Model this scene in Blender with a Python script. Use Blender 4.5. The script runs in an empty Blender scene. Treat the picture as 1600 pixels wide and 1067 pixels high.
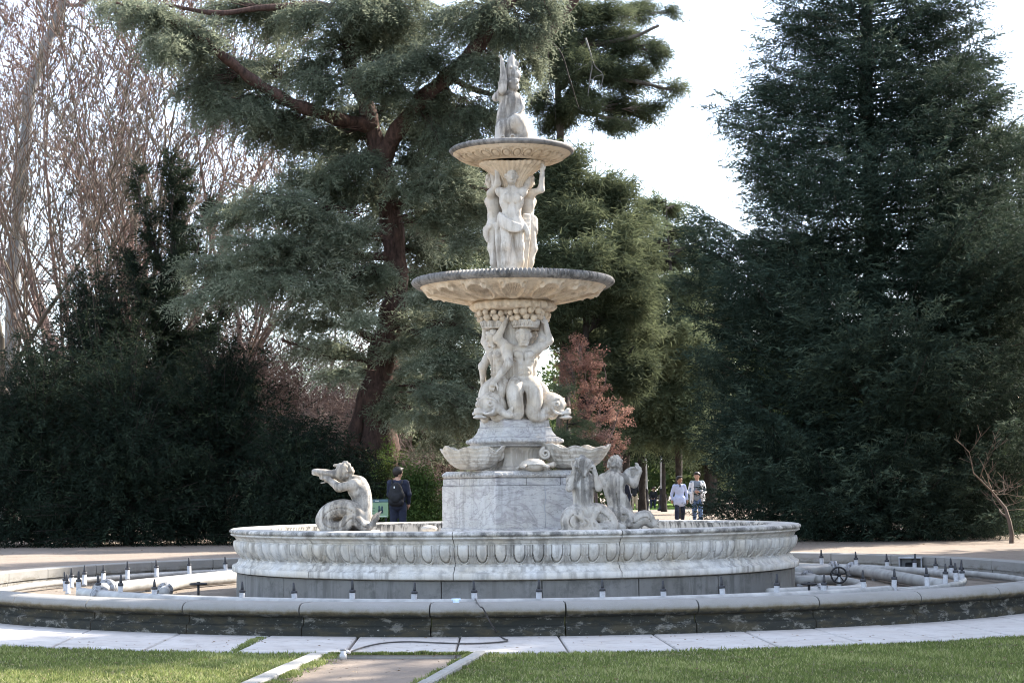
import bpy, math, random
import numpy as np
from math import pi, sin, cos, tan, atan2, hypot, radians, sqrt
from mathutils import Vector, Matrix, noise as mnoise

SC = bpy.context.scene
COL = SC.collection
random.seed(7)
RNG = np.random.default_rng(11)

# ------------------------------------------------------------------ camera
CAM_LOC = np.array((0.0, -29.0, 1.6)); FPX = 2900.0
_p, _r = radians(4.55), radians(0.57)
_f = np.array((0, cos(_p), sin(_p))); _rt = np.array((1.0, 0, 0)); _up = np.cross(_rt, _f)
_R = _rt*cos(_r) - _up*sin(_r); _U = _up*cos(_r) + _rt*sin(_r)
cam_d = bpy.data.cameras.new('camera'); cam = bpy.data.objects.new('camera', cam_d); COL.objects.link(cam)
cam_d.sensor_width = 36.0; cam_d.lens = 36.0*FPX/1600.0; cam_d.clip_start = 0.2; cam_d.clip_end = 3000
cam.matrix_world = Matrix(((_R[0], _U[0], -_f[0], CAM_LOC[0]), (_R[1], _U[1], -_f[1], CAM_LOC[1]),
                           (_R[2], _U[2], -_f[2], CAM_LOC[2]), (0, 0, 0, 1)))
SC.camera = cam

# ------------------------------------------------------------------ world, sun, exposure
SUN_AZ, SUN_EL = radians(54), radians(37)          # azimuth clockwise from +Y: the sun stands behind the fountain, to the right
w = bpy.data.worlds.new('World'); SC.world = w; w.use_nodes = True
nt = w.node_tree; nt.nodes.clear()
wo = nt.nodes.new('ShaderNodeOutputWorld'); bg = nt.nodes.new('ShaderNodeBackground'); sk = nt.nodes.new('ShaderNodeTexSky')
sk.sky_type = 'NISHITA'; sk.sun_disc = False; sk.sun_elevation = SUN_EL; sk.sun_rotation = SUN_AZ
sk.air_density = 1.0; sk.dust_density = 2.0; sk.ozone_density = 1.0; sk.altitude = 600
bg.inputs['Strength'].default_value = 0.09
veil = nt.nodes.new('ShaderNodeMix'); veil.data_type = 'RGBA'; veil.blend_type = 'ADD'; veil.inputs[0].default_value = 1.0
veil.inputs[7].default_value = (2.2, 2.35, 2.6, 1)        # thin bright haze over the whole sky, on top of the clear-sky model
nt.links.new(sk.outputs[0], veil.inputs[6]); nt.links.new(veil.outputs[2], bg.inputs[0]); nt.links.new(bg.outputs[0], wo.inputs[0])
sl = bpy.data.lights.new('sun', 'SUN'); sl.energy = 4.2; sl.angle = radians(0.55); sl.color = (1.0, 0.93, 0.82)
so = bpy.data.objects.new('sun', sl); COL.objects.link(so)
sd = Vector((sin(SUN_AZ)*cos(SUN_EL), cos(SUN_AZ)*cos(SUN_EL), sin(SUN_EL)))
so.rotation_euler = sd.to_track_quat('Z', 'Y').to_euler()
SC.view_settings.view_transform = 'Standard'; SC.view_settings.look = 'None'
SC.view_settings.exposure = 2.2; SC.view_settings.gamma = 1.0; SC.view_settings.use_curve_mapping = False
SC.render.engine = 'CYCLES'; SC.cycles.filter_width = 1.05

# ------------------------------------------------------------------ helpers
def ray(px, py):
    return _f + _R*((px-800)/FPX) - _U*((py-533.5)/FPX)
def W(px, py, Y):                                   # world point on the vertical plane y = Y, used to read places off the photograph
    d = ray(px, py); return CAM_LOC + d*((Y-CAM_LOC[1])/d[1])
def G(px, py, z=0.0):                               # world point on the level z
    d = ray(px, py); return CAM_LOC + d*((z-CAM_LOC[2])/d[2])

def meta(o, label=None, cat=None, group=None, kind=None):
    if label: o['label'] = label
    if cat: o['category'] = cat
    if group: o['group'] = group
    if kind: o['kind'] = kind
    return o
def thing(name, label, cat, loc=(0, 0, 0), rz=0, group=None):
    o = bpy.data.objects.new(name, None); COL.objects.link(o); o.location = loc; o.rotation_euler = (0, 0, rz)
    o.empty_display_size = .2
    return meta(o, label, cat, group)
def obj(name, me, mat=None, parent=None, loc=None, rot=None, scale=None):
    o = bpy.data.objects.new(name, me); COL.objects.link(o)
    if mat is not None and len(me.materials) == 0:
        for m in (mat if isinstance(mat, (list, tuple)) else [mat]): me.materials.append(m)
    if parent is not None: o.parent = parent
    if loc is not None: o.location = loc
    if rot is not None: o.rotation_euler = rot
    if scale is not None: o.scale = scale
    return o
def copy_tree(o, parent=None):
    c = o.copy(); COL.objects.link(c); c.parent = parent
    for ch in list(o.children): copy_tree(ch, c)
    return c
def mk(name, V, F, smooth=True, mi=None):
    me = bpy.data.meshes.new(name)
    V = np.asarray(V, dtype=np.float32).reshape(-1, 3)
    if isinstance(F, np.ndarray):
        n, k = F.shape
        me.vertices.add(len(V)); me.vertices.foreach_set('co', V.ravel())
        me.loops.add(n*k); me.loops.foreach_set('vertex_index', F.ravel().astype(np.int32))
        me.polygons.add(n); me.polygons.foreach_set('loop_start', np.arange(0, n*k, k, dtype=np.int32))
        try: me.polygons.foreach_set('loop_total', np.full(n, k, dtype=np.int32))
        except Exception: pass
        me.update(calc_edges=True); me.validate()
    else:
        me.from_pydata([tuple(map(float, v)) for v in V], [], [tuple(map(int, f)) for f in F]); me.update()
    if mi is not None:
        me.polygons.foreach_set('material_index', np.asarray(mi, dtype=np.int32))
    me.polygons.foreach_set('use_smooth', np.full(len(me.polygons), smooth, dtype=bool))
    me.update()
    return me
class MB:                                           # collects verts and faces for ONE mesh
    def __init__(s): s.V = []; s.F = []; s.M = []
    def add(s, V, F, mi=0):
        b = len(s.V); s.V += [tuple(v) for v in V]; s.F += [tuple(i+b for i in f) for f in F]; s.M += [mi]*len(F)
    def box(s, c, h, rz=0, bev=0.0, mi=0, M=None):
        x, y, z = h; b = min(bev, x*.9, y*.9, z*.9)
        if b <= 0:
            V = [(sx*x, sy*y, sz*z) for sz in (-1, 1) for sy in (-1, 1) for sx in (-1, 1)]
            F = [(0, 2, 3, 1), (4, 5, 7, 6), (0, 1, 5, 4), (2, 6, 7, 3), (0, 4, 6, 2), (1, 3, 7, 5)]
        else:
            ring = lambda X, Y, Z: [(-X, -Y, Z), (X, -Y, Z), (X, Y, Z), (-X, Y, Z)]
            def ring8(X, Y, Z, c_): return [(-X+c_, -Y, Z), (X-c_, -Y, Z), (X, -Y+c_, Z), (X, Y-c_, Z), (X-c_, Y, Z), (-X+c_, Y, Z), (-X, Y-c_, Z), (-X, -Y+c_, Z)]
            V = ring8(x-b, y-b, -z, b*.3)+ring8(x, y, -z+b, b)+ring8(x, y, z-b, b)+ring8(x-b, y-b, z, b*.3)
            F = [tuple(range(7, -1, -1)), tuple(range(24, 32))]
            for k in range(3):
                for i in range(8): F.append((k*8+i, k*8+(i+1) % 8, k*8+8+(i+1) % 8, k*8+8+i))
        T = M if M is not None else Matrix.Rotation(rz, 4, 'Z')
        V = [T @ Vector(v) + Vector(c) for v in V]
        s.add(V, F, mi)
    def tube(s, pts, rad, n=8, caps=True, mi=0, flat=None):
        P = [Vector(p) for p in pts]; m = len(P)
        R = rad if hasattr(rad, '__len__') else [rad]*m
        V = []; up = None
        for i in range(m):
            d = (P[min(i+1, m-1)]-P[max(i-1, 0)])
            d = d.normalized() if d.length > 1e-9 else Vector((0, 0, 1))
            if up is None: up = Vector((0, 0, 1)) if abs(d.z) < .9 else Vector((0, 1, 0))
            a = d.cross(up); a = a.normalized() if a.length > 1e-6 else d.orthogonal().normalized(); b = a.cross(d).normalized(); up = b
            for k in range(n):
                t = 2*pi*k/n; V.append(P[i]+a*(cos(t)*R[i])+b*(sin(t)*R[i]*(flat or 1)))
        F = []
        for i in range(m-1):
            for k in range(n): F.append((i*n+k, i*n+(k+1) % n, (i+1)*n+(k+1) % n, (i+1)*n+k))
        if caps: F.append(tuple(range(n-1, -1, -1))); F.append(tuple((m-1)*n+k for k in range(n)))
        s.add(V, F, mi)
    def lathe(s, prof, n=32, c=(0, 0, 0), a0=0, a1=2*pi, mi=0, sx=1, sy=1):
        full = abs(a1-a0-2*pi) < 1e-6; m = len(prof); cols = n if full else n+1
        V = []
        for k in range(cols):
            t = a0+(a1-a0)*k/n
            for r, z in prof: V.append((c[0]+r*cos(t)*sx, c[1]+r*sin(t)*sy, c[2]+z))
        F = []
        for k in range(n):
            k2 = (k+1) % cols
            for j in range(m-1): F.append((k*m+j, k2*m+j, k2*m+j+1, k*m+j+1))
        s.add(V, F, mi)
    def ball(s, c, r, n=10, m=6, mi=0):
        if not hasattr(r, '__len__'): r = (r, r, r)
        V = [(c[0], c[1], c[2]-r[2])]
        for j in range(1, m):
            ph = -pi/2+pi*j/m
            for k in range(n):
                t = 2*pi*k/n; V.append((c[0]+r[0]*cos(ph)*cos(t), c[1]+r[1]*cos(ph)*sin(t), c[2]+r[2]*sin(ph)))
        V.append((c[0], c[1], c[2]+r[2])); L = len(V)-1; F = []
        for k in range(n): F.append((0, 1+(k+1) % n, 1+k)); F.append((L, 1+(m-2)*n+k, 1+(m-2)*n+(k+1) % n))
        for j in range(m-2):
            for k in range(n): F.append((1+j*n+k, 1+j*n+(k+1) % n, 1+(j+1)*n+(k+1) % n, 1+(j+1)*n+k))
        s.add(V, F, mi)
    def mesh(s, name, smooth=True): return mk(name, s.V, s.F, smooth, s.M)
    def build(s, name, mat, parent=None, smooth=True, **k):
        o = obj(name, s.mesh(name, smooth), mat, parent, **k); return o
def autosmooth(me, ang=35):                          # mark sharp edges so bevels and flats both read
    import bmesh
    bm = bmesh.new(); bm.from_mesh(me); a = radians(ang)
    for e in bm.edges:
        if len(e.link_faces) == 2 and e.calc_face_angle(0) > a: e.smooth = False
    bm.to_mesh(me); bm.free()
    return me
def grid_faces(nu, nv, wrap_u=False):
    i = np.arange(nu if wrap_u else nu-1)[:, None]; j = np.arange(nv-1)[None, :]; i2 = (i+1) % nu
    a = i*nv+j; b = i2*nv+j; c = i2*nv+j+1; d = i*nv+j+1
    return np.stack([a, b, c, d], -1).reshape(-1, 4)
def catmull(pts, n=6):
    P = [np.array(p, float) for p in pts]; P = [2*P[0]-P[1]]+P+[2*P[-1]-P[-2]]; out = []
    for i in range(1, len(P)-2):
        for k in range(n):
            t = k/n; a, b, c, d = P[i-1], P[i], P[i+1], P[i+2]
            out.append(.5*((2*b)+(-a+c)*t+(2*a-5*b+4*c-d)*t*t+(-a+3*b-3*c+d)*t**3))
    out.append(P[-2]); return out

# ------------------------------------------------------------------ materials
class NM:
    def __init__(s, name):
        s.m = bpy.data.materials.new(name); s.m.use_nodes = True; s.t = s.m.node_tree; s.t.nodes.clear()
        s.out = s.n('ShaderNodeOutputMaterial')
    def n(s, kind, **k):
        x = s.t.nodes.new(kind)
        for a, v in k.items(): setattr(x, a, v)
        return x
    def l(s, a, b): s.t.links.new(a, b)
    def val(s, x, v):
        if hasattr(v, 'is_output') or hasattr(v, 'node'): s.l(v, x)
        else: x.default_value = v
    def pos(s, scale=(1, 1, 1), local=False, off=0):
        if local: src = s.n('ShaderNodeTexCoord').outputs['Object']
        else: src = s.n('ShaderNodeNewGeometry').outputs['Position']
        mp = s.n('ShaderNodeMapping'); mp.inputs['Scale'].default_value = scale; mp.inputs['Location'].default_value = (off, off*.7, off*1.3)
        s.l(src, mp.inputs[0]); return mp.outputs[0]
    def noise(s, vec, scale, detail=5, rough=.55, dist=0):
        x = s.n('ShaderNodeTexNoise'); s.l(vec, x.inputs['Vector']); x.inputs['Scale'].default_value = scale
        x.inputs['Detail'].default_value = detail; x.inputs['Roughness'].default_value = rough; x.inputs['Distortion'].default_value = dist
        return x.outputs['Fac']
    def ramp(s, fac, a, b, ca=0.0, cb=1.0):
        x = s.n('ShaderNodeMapRange'); s.l(fac, x.inputs[0]); x.inputs[1].default_value = a; x.inputs[2].default_value = b
        x.inputs[3].default_value = ca; x.inputs[4].default_value = cb; return x.outputs[0]
    def mix(s, fac, a, b, mode='MIX'):
        x = s.n('ShaderNodeMix', data_type='RGBA', blend_type=mode)
        s.val(x.inputs[0], fac)
        for i, v in ((6, a), (7, b)):
            if isinstance(v, (tuple, list)): x.inputs[i].default_value = tuple(v)+((1,) if len(v) == 3 else ())
            else: s.l(v, x.inputs[i])
        return x.outputs[2]
    def math(s, op, a, b=0.0):
        x = s.n('ShaderNodeMath', operation=op); s.val(x.inputs[0], a); s.val(x.inputs[1], b); x.use_clamp = False; return x.outputs[0]
    def bump(s, h, strength=.3, dist=.01):
        x = s.n('ShaderNodeBump'); x.inputs['Strength'].default_value = strength; x.inputs['Distance'].default_value = dist; s.l(h, x.inputs['Height']); return x.outputs[0]
    def sep(s, vec):
        x = s.n('ShaderNodeSeparateXYZ'); s.l(vec, x.inputs[0]); return x.outputs
    def pr(s, col, rough=.7, bump=None, metal=0, spec=.3):
        x = s.n('ShaderNodeBsdfPrincipled')
        if isinstance(col, (tuple, list)): x.inputs['Base Color'].default_value = tuple(col)+(1,)
        else: s.l(col, x.inputs['Base Color'])
        s.val(x.inputs['Roughness'], rough); x.inputs['Metallic'].default_value = metal; x.inputs['Specular IOR Level'].default_value = spec
        if bump is not None: s.l(bump, x.inputs['Normal'])
        s.l(x.outputs[0], s.out.inputs[0]); return s.m
def plain(name, col, rough=.6, metal=0, var=.25, scale=8, bstr=.15, spec=.3):
    m = NM(name); p = m.pos(); n1 = m.noise(p, scale, 5); n2 = m.noise(p, scale*9, 3)
    c = m.mix(m.ramp(n1, .3, .7), tuple(v*(1-var) for v in col), tuple(min(1, v*(1+var)) for v in col))
    return m.pr(c, rough, m.bump(n2, bstr, .004), metal, spec)
def stone(name, base, warm, dark, streak=.5, blotch=.4, top=.3, veins=0.0, bump=.35, band=None, fine=90, hv=0.0):
    """weathered marble or limestone: broad tone patches, rain streaks running down, soot on ledges, veins"""
    m = NM(name); p = m.pos()
    n1 = m.noise(p, 1.7, 5, .6); n2 = m.noise(p, 7, 6, .6)
    c = m.mix(m.ramp(n1, .35, .68), base, warm)
    c = m.mix(m.math('MULTIPLY', m.ramp(n2, .48, .75), .55), c, tuple(v*.72 for v in base))
    if veins:
        q = m.pos((1, 1, 2.2), off=3); v = m.noise(q, 1.1, 4, .5, 1.3)
        a = m.math('ABSOLUTE', m.math('SUBTRACT', v, .5)); c = m.mix(m.math('MULTIPLY', m.ramp(a, 0.0, .035, 1, 0), veins), c, (dark[0]*2.2, dark[1]*2.2, dark[2]*2.4))
        v2 = m.noise(m.pos((1, 1, 5.5), off=9), 2.2, 5, .55, 1.2); a2 = m.math('ABSOLUTE', m.math('SUBTRACT', v2, .5))
        c = m.mix(m.math('MULTIPLY', m.ramp(a2, 0, .022, 1, 0), veins*1.1), c, (.17, .16, .165))
    s1 = m.noise(m.pos((1, 1, .10), off=1.3), 11, 4, .6); s2 = m.noise(p, 1.1, 3)
    sm = m.math('MULTIPLY', m.ramp(s1, .47-hv, .60-hv), m.ramp(s2, .38-hv, .58-hv)); c = m.mix(m.math('MULTIPLY', sm, streak), c, dark)
    b1 = m.noise(m.pos(off=5.1), 4.2, 8, .72); c = m.mix(m.math('MULTIPLY', m.ramp(b1, .51-hv, .64-hv), blotch), c, dark)
    if band:
        z_ = m.sep(m.n('ShaderNodeNewGeometry').outputs['Position'])[2]; w1 = m.math('MULTIPLY', m.ramp(z_, band[0], band[0]+.015), m.ramp(z_, band[1], band[1]-.02)); bn = m.noise(m.pos((1, 1, .5), off=2), 5.5, 7, .72)
        c = m.mix(m.math('MULTIPLY', m.math('MULTIPLY', w1, m.ramp(bn, .42, .58)), .85), c, (.045, .043, .042))
    if top:
        nz = m.sep(m.n('ShaderNodeNewGeometry').outputs['Normal'])[2]
        t = m.math('MULTIPLY', m.ramp(nz, .25, .9), m.ramp(m.noise(p, 15, 6, .7), .42, .62)); c = m.mix(m.math('MULTIPLY', t, top), c, dark)
    fn = m.noise(p, fine, 4, .6); c = m.mix(m.math('MULTIPLY', m.ramp(fn, .4, .62), .22), c, tuple(v*.6 for v in base))
    h = m.math('ADD', m.math('MULTIPLY', fn, .5), m.math('MULTIPLY', n2, .7))
    return m.pr(c, .72, m.bump(h, bump, .012), 0, .25)

MT = {}
MT['marble'] = stone('basin_marble', (.62, .605, .585), (.54, .485, .405), (.10, .09, .08), .55, .38, .35, band=(.972, 1.055))
MT['block'] = stone('veined_marble', (.49, .48, .475), (.45, .42, .375), (.11, .10, .095), .30, .25, .4, veins=.62)
MT['statue'] = stone('statue_marble', (.58, .545, .50), (.50, .42, .32), (.15, .12, .09), .62, .38, .3, bump=.4)
MT['triton'] = stone('triton_stone', (.47, .445, .41), (.37, .31, .24), (.065, .058, .052), .75, .60, .5, bump=.6, hv=.02)
MT['bowl'] = stone('bowl_marble', (.66, .55, .425), (.58, .45, .31), (.15, .10, .065), .25, .55, .0, bump=.5)
MT['lip'] = stone('bowl_lip_stone', (.28, .26, .24), (.15, .14, .13), (.035, .034, .033), .8, .85, .3, bump=.6)
MT['socle'] = stone('granite_socle', (.20, .195, .19), (.15, .142, .13), (.07, .07, .066), .6, .6, .2, bump=.6, fine=140)
MT['granite'] = stone('pool_granite', (.37, .355, .325), (.33, .30, .25), (.12, .115, .10), .35, .3, .2, bump=.6, fine=150)
MT['paving'] = stone('paving_granite', (.45, .425, .405), (.39, .355, .33), (.20, .18, .16), .05, .42, .0, bump=.5, fine=120)
MT['kerb'] = stone('kerb_granite', (.29, .28, .265), (.25, .235, .21), (.16, .15, .13), .1, .35, .1, bump=.6, fine=120)

def mossy():                                        # old granite of the pool wall: clean bull-nose, black algae band below it
    m = NM('algae_granite'); p = m.pos(); g = m.n('ShaderNodeNewGeometry'); z = m.sep(g.outputs['Position'])[2]
    n1 = m.noise(p, 2.1, 5, .6); n2 = m.noise(p, 9, 7, .7); fn = m.noise(p, 130, 4, .6); n3 = m.noise(m.pos((1, 1, 2), off=4), 5.0, 8, .75)
    c = m.mix(m.ramp(n1, .3, .7), (.26, .25, .24), (.21, .20, .18))
    c = m.mix(m.math('MULTIPLY', m.ramp(fn, .38, .62), .35), c, (.16, .155, .15))
    zz = m.math('ADD', z, m.math('MULTIPLY', m.math('SUBTRACT', n2, .5), .10))
    xy = m.n('ShaderNodeVectorMath', operation='MULTIPLY'); m.l(g.outputs['Position'], xy.inputs[0]); xy.inputs[1].default_value = (1, 1, 0)
    dt = m.n('ShaderNodeVectorMath', operation='DOT_PRODUCT'); m.l(xy.outputs[0], dt.inputs[0]); m.l(g.outputs['Normal'], dt.inputs[1]); ow = m.ramp(dt.outputs['Value'], -.5, .5)
    c = m.mix(m.math('MULTIPLY', m.ramp(zz, .30, .25), ow), c, (.13, .105, .06))
    c = m.mix(m.math('MULTIPLY', m.ramp(zz, .262, .225), ow), c, (.030, .031, .027))
    pt = m.math('MULTIPLY', m.ramp(n3, .54, .61), m.ramp(z, .26, .20)); c = m.mix(m.math('MULTIPLY', pt, .85), c, (.20, .19, .17)); br = m.noise(m.pos((1, 1, 3), off=11), 3.2, 6, .7); c = m.mix(m.math('MULTIPLY', m.math('MULTIPLY', m.ramp(br, .48, .62), m.ramp(z, .30, .22)), .6), c, (.075, .062, .038))
    sp = m.noise(m.pos(off=7), 38, 3, .5); c = m.mix(m.math('MULTIPLY', m.math('MULTIPLY', m.ramp(sp, .70, .76), m.ramp(z, .28, .2)), .7), c, (.36, .35, .32))
    h = m.math('ADD', fn, n2)
    return m.pr(c, .85, m.bump(h, .55, .01), 0, .2)
MT['algae'] = mossy()
def inner_wall():
    m = NM('stained_basin_wall'); p = m.pos(); g = m.n('ShaderNodeNewGeometry'); z = m.sep(g.outputs['Position'])[2]
    s = m.noise(m.pos((1, 1, .06)), 14, 5, .65); n = m.noise(p, 2.0, 4)
    c = m.mix(m.ramp(n, .3, .7), (.46, .44, .41), (.37, .35, .32))
    d = m.math('ADD', s, m.math('MULTIPLY', m.ramp(z, .8, 1.02), .22))
    c = m.mix(m.math('MULTIPLY', m.ramp(d, .62, .76), .85), c, (.035, .035, .035))
    return m.pr(c, .8, m.bump(m.noise(p, 60, 4), .3, .006))
MT['inner'] = inner_wall()
def sand(name, a, b, sc=1.0, leaf=.35):
    m = NM(name); p = m.pos(); n1 = m.noise(p, .35*sc, 6, .6); n2 = m.noise(p, 5*sc, 6, .65); n3 = m.noise(p, 160, 3, .6)
    v = m.n('ShaderNodeTexVoronoi'); m.l(p, v.inputs['Vector']); v.inputs['Scale'].default_value = 55
    c = m.mix(m.ramp(n1, .35, .65), a, b); c = m.mix(m.math('MULTIPLY', m.ramp(n2, .5, .75), leaf), c, tuple(x*.45 for x in b))
    c = m.mix(m.math('MULTIPLY', m.ramp(n3, .35, .65), .35), c, tuple(x*1.25 for x in a))
    c = m.mix(m.math('MULTIPLY', m.ramp(v.outputs['Distance'], .0, .35, 1, 0), .25), c, tuple(x*.5 for x in b))
    return m.pr(c, .95, m.bump(m.math('ADD', n3, m.math('MULTIPLY', n2, .6)), .7, .02), 0, .1)
MT['gravel'] = sand('park_gravel', (.26, .215, .18), (.19, .155, .125), 1, .55)
MT['path'] = sand('sandy_path', (.23, .195, .17), (.185, .155, .13), 3, .25)
MT['poolfloor'] = sand('pool_floor_dirt', (.24, .20, .165), (.165, .14, .115), 2, .6)
MT['soil'] = sand('lawn_soil', (.17, .165, .08), (.11, .115, .05), 4, .5)
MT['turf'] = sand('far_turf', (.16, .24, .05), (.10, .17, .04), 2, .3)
MT['pipe'] = plain('pipe_paint', (.28, .275, .265), .45, 0, .3, 5, .2, .4)
MT['pipe_dk'] = plain('flange_metal', (.26, .26, .27), .5, .5, .35, 30, .2, .5)
MT['nozgrey'] = plain('nozzle_grey', (.36, .36, .37), .5, .1, .15, 40, .1)
MT['nozblack'] = plain('nozzle_black', (.035, .035, .04), .5, .1, .2, 40)
MT['black'] = plain('black_iron', (.02, .02, .022), .5, .4, .3, 20, .3)
MT['boxgrey'] = plain('grey_casing', (.30, .31, .33), .45, .2, .15, 6, .05)
MT['boxin'] = plain('dark_interior', (.03, .032, .035), .7)
MT['cable'] = plain('cable_rubber', (.055, .05, .048), .6)
# ================================================================== THE SETTING
def gh(x, y):                                       # height of the park ground: flush with the paving in front, with the pool coping behind
    t = min(1, max(0, (y+6.8)/5.5)); t = t*t*(3-2*t); return -.06+.385*t
V = []; RS = [8.4, 8.6, 9, 9.6, 10.4, 11.5, 13, 15, 18, 22, 28, 36, 48, 65, 90, 130, 200, 350, 700, 1500]; NA = 144
for k in range(NA):
    t = 2*pi*k/NA
    for r in RS:
        x, y = r*cos(t), r*sin(t); V.append((x, y, gh(x, y)+(.018*mnoise.noise((x*.3, y*.3, 0)) if 9 < r < 100 and y > 0 else 0)))
obj('ground', mk('ground', V, grid_faces(NA, len(RS), True)[:, ::-1].copy()), MT['gravel']); meta(bpy.data.objects['ground'], kind='structure')
b = MB(); b.lathe([(0, .03), (8.3, .03)], 64); o = b.build('pool_floor', MT['poolfloor']); meta(o, kind='structure')
# --- paving slabs in front of the pool
pav = thing('paving', 'ring of pale granite paving slabs between the pool wall and the lawn', 'paving'); pav['kind'] = 'structure'; del pav['category']
JO = [57, 216, 365, 541, 712, 889, 1063, 1232, 1380, 1524, 1670]; JI = [111, 270, 419, 560, 719, 873, 1024, 1177, 1298, 1424, 1552]
RI, RO = 8.515, 10.46
ao = [math.asin(G(p, 1018)[0]/RO) for p in JO]; ai = [math.asin(G(p, 994)[0]/RI) for p in JI]
for k in range(5):
    ao.insert(0, ao[0]-.105); ai.insert(0, ai[0]-.125); ao.append(ao[-1]+.105); ai.append(ai[-1]+.125)
def on(r, a): return (r*sin(a), -r*cos(a))
for i in range(len(ao)-1):
    g = .0011 if i != 7 else .0022; o0, o1, i0, i1 = ao[i]+g, ao[i+1]-g, ai[i]+g, ai[i+1]-g
    n = 5; dz = random.uniform(-.004, .004); V = []; b = .012
    def ringv(ins, z):
        L = []
        for k in range(n+1): L.append(on(RO-ins, o0+ins/RO+(o1-o0-2*ins/RO)*k/n))
        for k in range(n, -1, -1): L.append(on(RI+ins, i0+ins/RI+(i1-i0-2*ins/RI)*k/n))
        return [(x, y, z) for x, y in L]
    m = 2*(n+1); V = ringv(0, -.075)+ringv(0, -.012+dz)+ringv(b, dz)
    F = [tuple(range(2*m, 3*m))]+[(l*m+k, l*m+(k+1) % m, (l+1)*m+(k+1) % m, (l+1)*m+k) for l in (0, 1) for k in range(m)]
    obj('paving_slab', autosmooth(mk('paving_slab', V, F, False)), MT['paving'], pav)
# --- path between the lawns, and its kerbs
def path_x(y, side):
    a, b_ = ((-1.86, -10.5), (-2.13, -13.25)) if side < 0 else ((-.40, -10.5), (-.80, -13.37))
    return a[0]+(b_[0]-a[0])*(y-a[1])/(b_[1]-a[1])
for side in (-1, 1):
    e = thing('path_edging', 'row of granite kerb stones along the %s side of the sandy path' % ('left' if side < 0 else 'right'), 'kerb', (0, 0, 0), 0, 'edgings of the sandy path')
    y = -10.47; w_ = .17 if side < 0 else .12
    while y > -19:
        L = random.uniform(.75, 1.1); y1 = y-L
        x0, x1 = path_x(y-.01, side)-(side < 0)*w_, path_x(y1+.01, side)-(side < 0)*w_; b = MB()
        ang = atan2(x1-x0, -(y1-y)); c = ((x0+x1)/2+w_/2, (y+y1)/2, -.03+random.uniform(-.005, .005))
        b.box(c, (w_/2-.003, L/2-.005, .05), rz=-ang*-1, bev=.014)
        b.build('kerb_stone', MT['kerb'], e, False); y = y1
# --- lawns
LAWNS = []
for side in (-1, 1):
    NU, NV = 40, 26; V = []
    for i in range(NU+1):
        for j in range(NV+1):
            v = j/NV; yy = -10.3-13.7*v; xe = path_x(yy, side)+(-.175 if side < 0 else .125); xf = side*13
            x = xf+(xe-xf)*(i/NU)**.8; y0 = -sqrt(max(RO*RO-x*x, 1)) - .012; y = y0+(-24-y0)*v**1.3
            V.append((x, y, -.022+.012*mnoise.noise((x*1.3, y*1.3, 2))))
    F = grid_faces(NU+1, NV+1)
    if side > 0: F = F[:, ::-1].copy()
    o = obj('lawn', mk('lawn', V, F[:, ::-1].copy()), MT['soil']); meta(o, kind='structure')

def tri_mesh(name, T, attr=None, mat=None):
    """T: (N,3,3) triangles; attr: per-triangle value stored as face attribute 'v'"""
    n = len(T); me = mk(name, T.reshape(-1, 3).astype(np.float32), np.arange(n*3, dtype=np.int32).reshape(-1, 3), False)
    if attr is not None:
        at = me.attributes.new('v', 'FLOAT', 'FACE')
        if len(me.polygons) == n: at.data.foreach_set('value', attr.astype(np.float32))
    return me
def leafmat(name, dark, mid, light, trans=.35, rough=.55, spec=.25, tcol=None):
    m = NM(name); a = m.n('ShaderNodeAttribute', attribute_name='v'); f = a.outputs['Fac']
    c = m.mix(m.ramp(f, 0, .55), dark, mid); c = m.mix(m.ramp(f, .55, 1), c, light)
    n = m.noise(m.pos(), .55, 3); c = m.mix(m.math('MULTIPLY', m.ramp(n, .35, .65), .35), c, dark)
    pr = m.n('ShaderNodeBsdfPrincipled'); m.l(c, pr.inputs['Base Color']); pr.inputs['Roughness'].default_value = rough; pr.inputs['Specular IOR Level'].default_value = spec
    tr = m.n('ShaderNodeBsdfTranslucent'); tc = m.mix(.5, c, tcol or light); m.l(tc, tr.inputs[0])
    mx = m.n('ShaderNodeMixShader'); mx.inputs[0].default_value = trans; m.l(pr.outputs[0], mx.inputs[1]); m.l(tr.outputs[0], mx.inputs[2]); m.l(mx.outputs[0], m.out.inputs[0])
    return m.m
MT['grass'] = leafmat('grass_blades', (.048, .074, .019), (.150, .195, .048), (.38, .38, .17), .25, .7, .1)
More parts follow.
